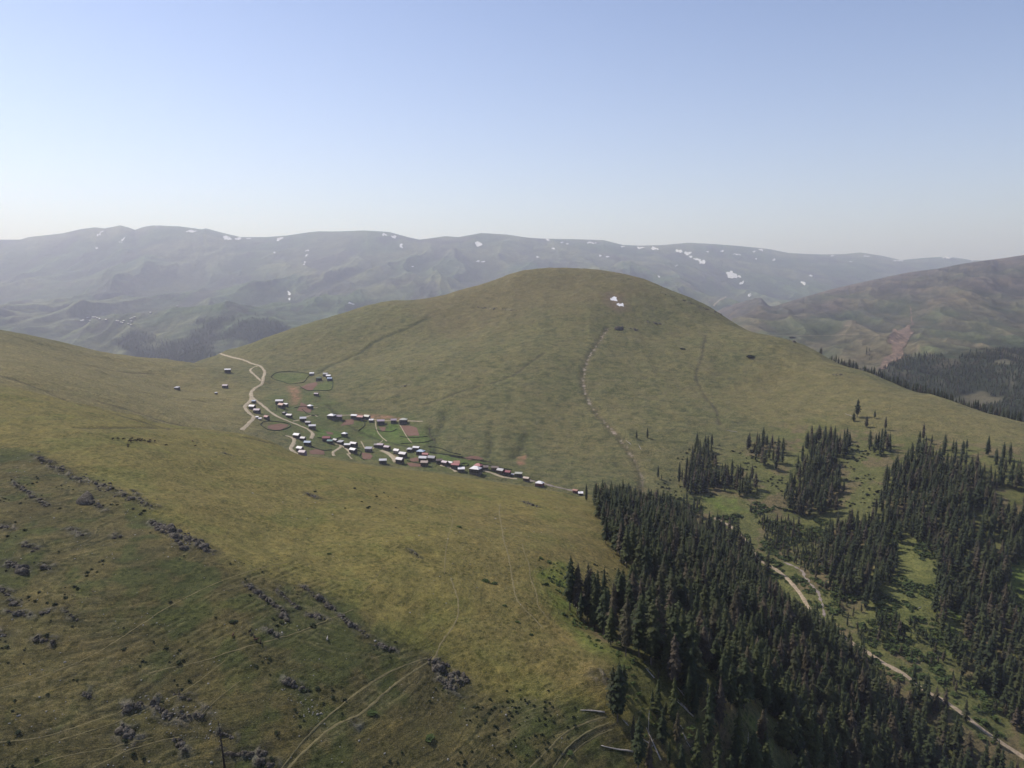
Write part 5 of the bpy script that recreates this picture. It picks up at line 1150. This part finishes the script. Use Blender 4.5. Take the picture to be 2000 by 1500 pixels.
fence([(608,872),(620,877),(632,880),(648,879)], 'dark wall along the pale plot behind the hooked lane'); fence([(733,840),(750,843),(765,843),(775,838)], 'wall below the small square plot under the upper row')
fence([(700,842),(712,832),(712,826)], 'dark wall climbing to the upper row beside the red roof'); fence([(780,852),(800,855),(835,853)], 'dark wall below the square ploughed field')
fence([(620,855),(650,858),(670,854),(684,858)], 'dark wall along the lower side of the big meadow'); fence([(783,867),(800,866),(830,864),(850,858)], 'dark hedge wall under the green plots beside the gully')
fence([(695,880),(706,883),(703,892),(712,899)], 'dark wall left of the round brown plot'); fence([(795,900),(812,904),(826,906)], 'dark wall behind the crest left of the beige house')
fence([(836,872),(860,876),(880,884),(900,888)], 'upper terrace wall right of the blue grey roof'); fence([(840,884),(870,888),(905,893)], 'lower terrace wall right of the red house'); fence([(900,906),(912,905),(915,909),(905,911)], 'small round dark pen right of the rust roof', True)
fence([(930,905),(950,908),(975,914),(1000,918)], 'long dark wall behind the lower right houses'); fence([(838,836),(840,850),(850,862)], 'dark wall going down the right edge of the plots', mat=M_WALLST)
fence([(880,892),(920,897),(960,903)], 'terrace wall along the stream right of the terraces', mat=M_WALLST)

# ------------------------------------------------------------------ cattle and a herder
def coat(name, c1, c2):
    m, nt, b = newmat(name); tc = nt.nodes.new('ShaderNodeTexCoord'); nt.links.new(ramp(nt, noise_node(nt, tc.outputs['Object'], 1.6, 2, .5), [(.47, c1), (.53, c2)]), b.inputs['Base Color']); return m
COATS = [coat('dark_coat', (.02,.016,.014), (.035,.026,.022)), coat('brown_coat', (.06,.035,.022), (.09,.05,.03)), coat('pied_coat', (.03,.02,.018), (.45,.42,.38)), coat('black_coat', (.012,.011,.011), (.02,.018,.016))]
def skin_mesh(name, verts, edges, radii, mat, root=0, sub=1):
    me = bpy.data.meshes.new(name); me.from_pydata(verts, edges, []); o = bpy.data.objects.new(name, me); COL.objects.link(o)
    m1 = o.modifiers.new('skin', 'SKIN'); sv = me.skin_vertices[0].data
    for i, r_ in enumerate(radii): sv[i].radius = (r_, r_) if not isinstance(r_, tuple) else r_; sv[i].use_root = (i == root)
    m2 = o.modifiers.new('sub', 'SUBSURF'); m2.levels = sub; m2.render_levels = sub
    dg_ = bpy.context.evaluated_depsgraph_get(); out = bpy.data.meshes.new_from_object(o.evaluated_get(dg_)); out.name = name
    bpy.data.objects.remove(o); bpy.data.meshes.remove(me); out.materials.clear(); out.materials.append(mat)
    out.polygons.foreach_set('use_smooth', np.ones(len(out.polygons), bool)); return out
def cow_mesh(graze, mat):
    hd = [(1.0, 0, 1.18), (1.32, 0, 1.32 if not graze else .95), (1.62, 0, 1.40 if not graze else .50), (1.92, 0, 1.22 if not graze else .16)]
    v = [(-.05, 0, 1.0), (.55, 0, 1.0), (-.62, 0, 1.04), (-.92, 0, 1.12)] + hd; e = [(0, 1), (0, 2), (2, 3), (1, 4), (4, 5), (5, 6), (6, 7)]; r_ = [(.36, .40), (.33, .36), (.32, .34), (.16, .18), .24, .16, .16, .085]
    for fx, hub, s in ((.62, 1, 1), (.62, 1, -1), (-.66, 2, 1), (-.66, 2, -1)):
        b0 = len(v); kx = .04 if fx > 0 else -.10
        v += [(fx, s * .20, .72), (fx + (0 if fx > 0 else .06), s * .2, .44) if fx < 0 else (fx + .02, s * .2, .42), (fx + kx * .4, s * .2, .18), (fx + .03, s * .2, .03)]
        e += [(hub, b0), (b0, b0 + 1), (b0 + 1, b0 + 2), (b0 + 2, b0 + 3)]; r_ += [.13, .075, .05, .06]
    t0 = len(v); v += [(-1.08, 0, .98), (-1.12, 0, .55)]; e += [(3, t0), (t0, t0 + 1)]; r_ += [.035, .03]
    h0 = len(v); hx = hd[2]; v += [(hx[0] - .03, .20, hx[2] + .12), (hx[0] - .03, -.20, hx[2] + .12)]; e += [(6, h0), (6, h0 + 1)]; r_ += [.035, .035]
    return skin_mesh('cow', v, e, r_, mat)
COWS = [cow_mesh(g, m_) for g in (True, False) for m_ in COATS]
gc = np.random.default_rng(12)
HERD = [(220,859),(230,858),(241,859),(252,863),(254,861),(256,863),(258,858),(262,862),(266,862),(268,860),(270,860),(272,860),(274,863),(277,860),(283,862),(290,865),(292,864),(293,861),(302,863),(324,871),(382,872),(250,871),(250,874),(376,863)]
for i, (a, b_) in enumerate(HERD):
    h = hit(a, b_, 400) or hit(a, b_); o = link('cow', COWS[[0, 3, 0, 4, 7, 1][i % 6]]); o.location = h; o.rotation_euler = (0, 0, gc.uniform(0, 6.28)); o.scale = (1.15,) * 3
    if i >= 19: tag(o, ['dark cow standing alone right of the herd', 'dark cow farthest right of the herd, alone on the sunlit grass', 'upper one of two dark cows just below the herd', 'lower one of two dark cows just below the herd', 'dark cow beyond the crest at the right of the herd'][i - 19], 'cow')
    else: tag(o, 'small dark cow in the herd grazing on top of the sunlit slope', 'cow', 'cattle herd on the sunlit slope')
for a, b_, c, yw, lab in ((455,1244,1,1.6,'reddish brown cow alone on the shaded slope left of the dark rocks'), (488,1236,3,1.4,'black cow uphill of the two brown ones'), (497,1247,0,2.2,'dark brown cow right beside the lying brown one'), (509,1258,0,1.8,'dark cow standing on the narrow path'), (500,1252,1,.2,'brown cow left of the one on the path'), (639,1251,2,1.7,'pied cow with a white head near the right rock rib')):
    h = hit(a, b_); o = link('cow', COWS[c + 4]); o.location = h; o.rotation_euler = (0, 0, yw); tag(o, lab, 'cow')
# herder: body one continuous surface, clothes and hair as children
skin_m = simple_mat('skin', (.35,.22,.16), 3, .1); cloth = simple_mat('dark_jacket', (.03,.025,.05), 3, .2); trou = simple_mat('dark_trousers', (.02,.02,.025), 3, .2); hair_m = simple_mat('dark_hair', (.015,.012,.01), 3, .2)
h = hit(182, 1159); per = empty('person', h, 2.4); tag(per, 'person in dark clothes standing alone on the lower left slope', 'person')
v = [(0,0,.95),(0,0,1.2),(0,0,1.42),(0,.01,1.53),(0,.02,1.66),(.10,0,.88),(.11,.01,.5),(.12,0,.08),(.13,.14,.04),(-.10,0,.88),(-.11,.03,.5),(-.12,-.02,.08),(-.13,.12,.04),(.19,0,1.4),(.25,.0,1.12),(.26,.08,.88),(.26,.1,.78),(-.19,0,1.4),(-.25,0,1.12),(-.26,.08,.88),(-.26,.1,.78)]
e = [(0,1),(1,2),(2,3),(3,4),(0,5),(5,6),(6,7),(7,8),(0,9),(9,10),(10,11),(11,12),(2,13),(13,14),(14,15),(15,16),(2,17),(17,18),(18,19),(19,20)]
r_ = [(.15,.11),(.15,.11),(.15,.11),.06,(.085,.11),.085,.06,.045,.04,.085,.06,.045,.04,.06,.045,.035,.03,.06,.045,.035,.03]
link('body', skin_mesh('body', v, e, r_, skin_m), per)
link('jacket', skin_mesh('jacket', [v[0], v[1], v[2], v[13], v[14], v[15], v[17], v[18], v[19]], [(0,1),(1,2),(2,3),(3,4),(4,5),(2,6),(6,7),(7,8)], [(.175,.135),(.17,.13),(.17,.125),.075,.06,.048,.075,.06,.048], cloth), per)
link('trousers', skin_mesh('trousers', [v[0], v[5], v[6], v[7], v[9], v[10], v[11]], [(0,1),(1,2),(2,3),(0,4),(4,5),(5,6)], [(.165,.12),.10,.072,.058,.10,.072,.058], trou), per)
link('hair', skin_mesh('hair', [(0,-.01,1.70),(0,-.03,1.74)], [(0,1)], [(.09,.11),(.06,.08)], hair_m), per)
# ------------------------------------------------------------------ camera, sun, sky, haze
cam = bpy.data.cameras.new('camera'); co_ = bpy.data.objects.new('camera', cam); COL.objects.link(co_)
cam.sensor_width = 36; cam.lens = 36 * FPX / 2000; cam.clip_start = 1; cam.clip_end = 120000
co_.rotation_euler = (math.pi / 2 - TH, 0, 0)
SC.camera = co_
SUN_AZ, SUN_EL = math.radians(-58), math.radians(50)      # azimuth from +Y towards +X
sd = Vector((math.sin(SUN_AZ) * math.cos(SUN_EL), math.cos(SUN_AZ) * math.cos(SUN_EL), math.sin(SUN_EL)))
sl = bpy.data.lights.new('sun', 'SUN'); sl.energy = 4.7; sl.angle = math.radians(.55); sl.color = (1, .92, .83)
so = bpy.data.objects.new('sun', sl); COL.objects.link(so); so.rotation_euler = sd.to_track_quat('Z', 'Y').to_euler()
so.location = sd * 900
wd = bpy.data.worlds.new('World'); SC.world = wd; wd.use_nodes = True
nt = wd.node_tree; bg = nt.nodes['Background']; sky = nt.nodes.new('ShaderNodeTexSky'); sky.sky_type = 'NISHITA'
sky.sun_disc = False; sky.sun_elevation = SUN_EL; sky.sun_rotation = SUN_AZ; sky.altitude = 1800; sky.air_density = 1.0; sky.dust_density = 1.5; sky.ozone_density = 1.5
tn = nt.nodes.new('ShaderNodeMix'); tn.data_type = 'RGBA'; tn.blend_type = 'MULTIPLY'; tn.inputs[0].default_value = 1; tn.inputs[7].default_value = (1.17, 1.06, 1.06, 1)
nt.links.new(sky.outputs[0], tn.inputs[6]); nt.links.new(tn.outputs[2], bg.inputs[0]); bg.inputs[1].default_value = 0.15
bm = bmesh.new(); bmesh.ops.create_cube(bm, size=1)
me = bpy.data.meshes.new('haze'); bm.to_mesh(me); bm.free()
hz = bpy.data.objects.new('haze', me); COL.objects.link(hz); hz.scale = (110000, 110000, 3200); hz.location = (0, 0, 100); hz['kind'] = 'structure'
m = bpy.data.materials.new('haze'); m.use_nodes = True; t = m.node_tree; t.nodes.clear()
out = t.nodes.new('ShaderNodeOutputMaterial'); vs = t.nodes.new('ShaderNodeVolumeScatter')
vs.inputs['Color'].default_value = (.78, .80, 1, 1); vs.inputs['Density'].default_value = HAZE if 'HAZE' in globals() else 4.5e-5; vs.inputs['Anisotropy'].default_value = .30
t.links.new(vs.outputs[0], out.inputs['Volume']); me.materials.append(m)
# the air over the deep valley beyond the pass is thicker
me2 = me.copy(); m2 = m.copy(); me2.materials.clear(); me2.materials.append(m2); m2.node_tree.nodes['Volume Scatter'].inputs['Density'].default_value = 8.5e-5; m2.node_tree.nodes['Volume Scatter'].inputs['Color'].default_value = (.70, .76, 1, 1)
hz2 = bpy.data.objects.new('haze', me2); COL.objects.link(hz2); hz2.scale = (108000, 50000, 2600); hz2.location = (0, 3300 + 25000, 90); hz2['kind'] = 'structure'
SC.view_settings.view_transform = 'Standard'; SC.view_settings.look = 'None'; SC.view_settings.exposure = 0
SC.render.engine = 'CYCLES'
SC.cycles.max_bounces = 5; SC.cycles.diffuse_bounces = 2; SC.cycles.glossy_bounces = 1; SC.cycles.volume_bounces = 1
SC.cycles.use_denoising = True; SC.cycles.use_adaptive_sampling = True; SC.cycles.sample_clamp_indirect = 4
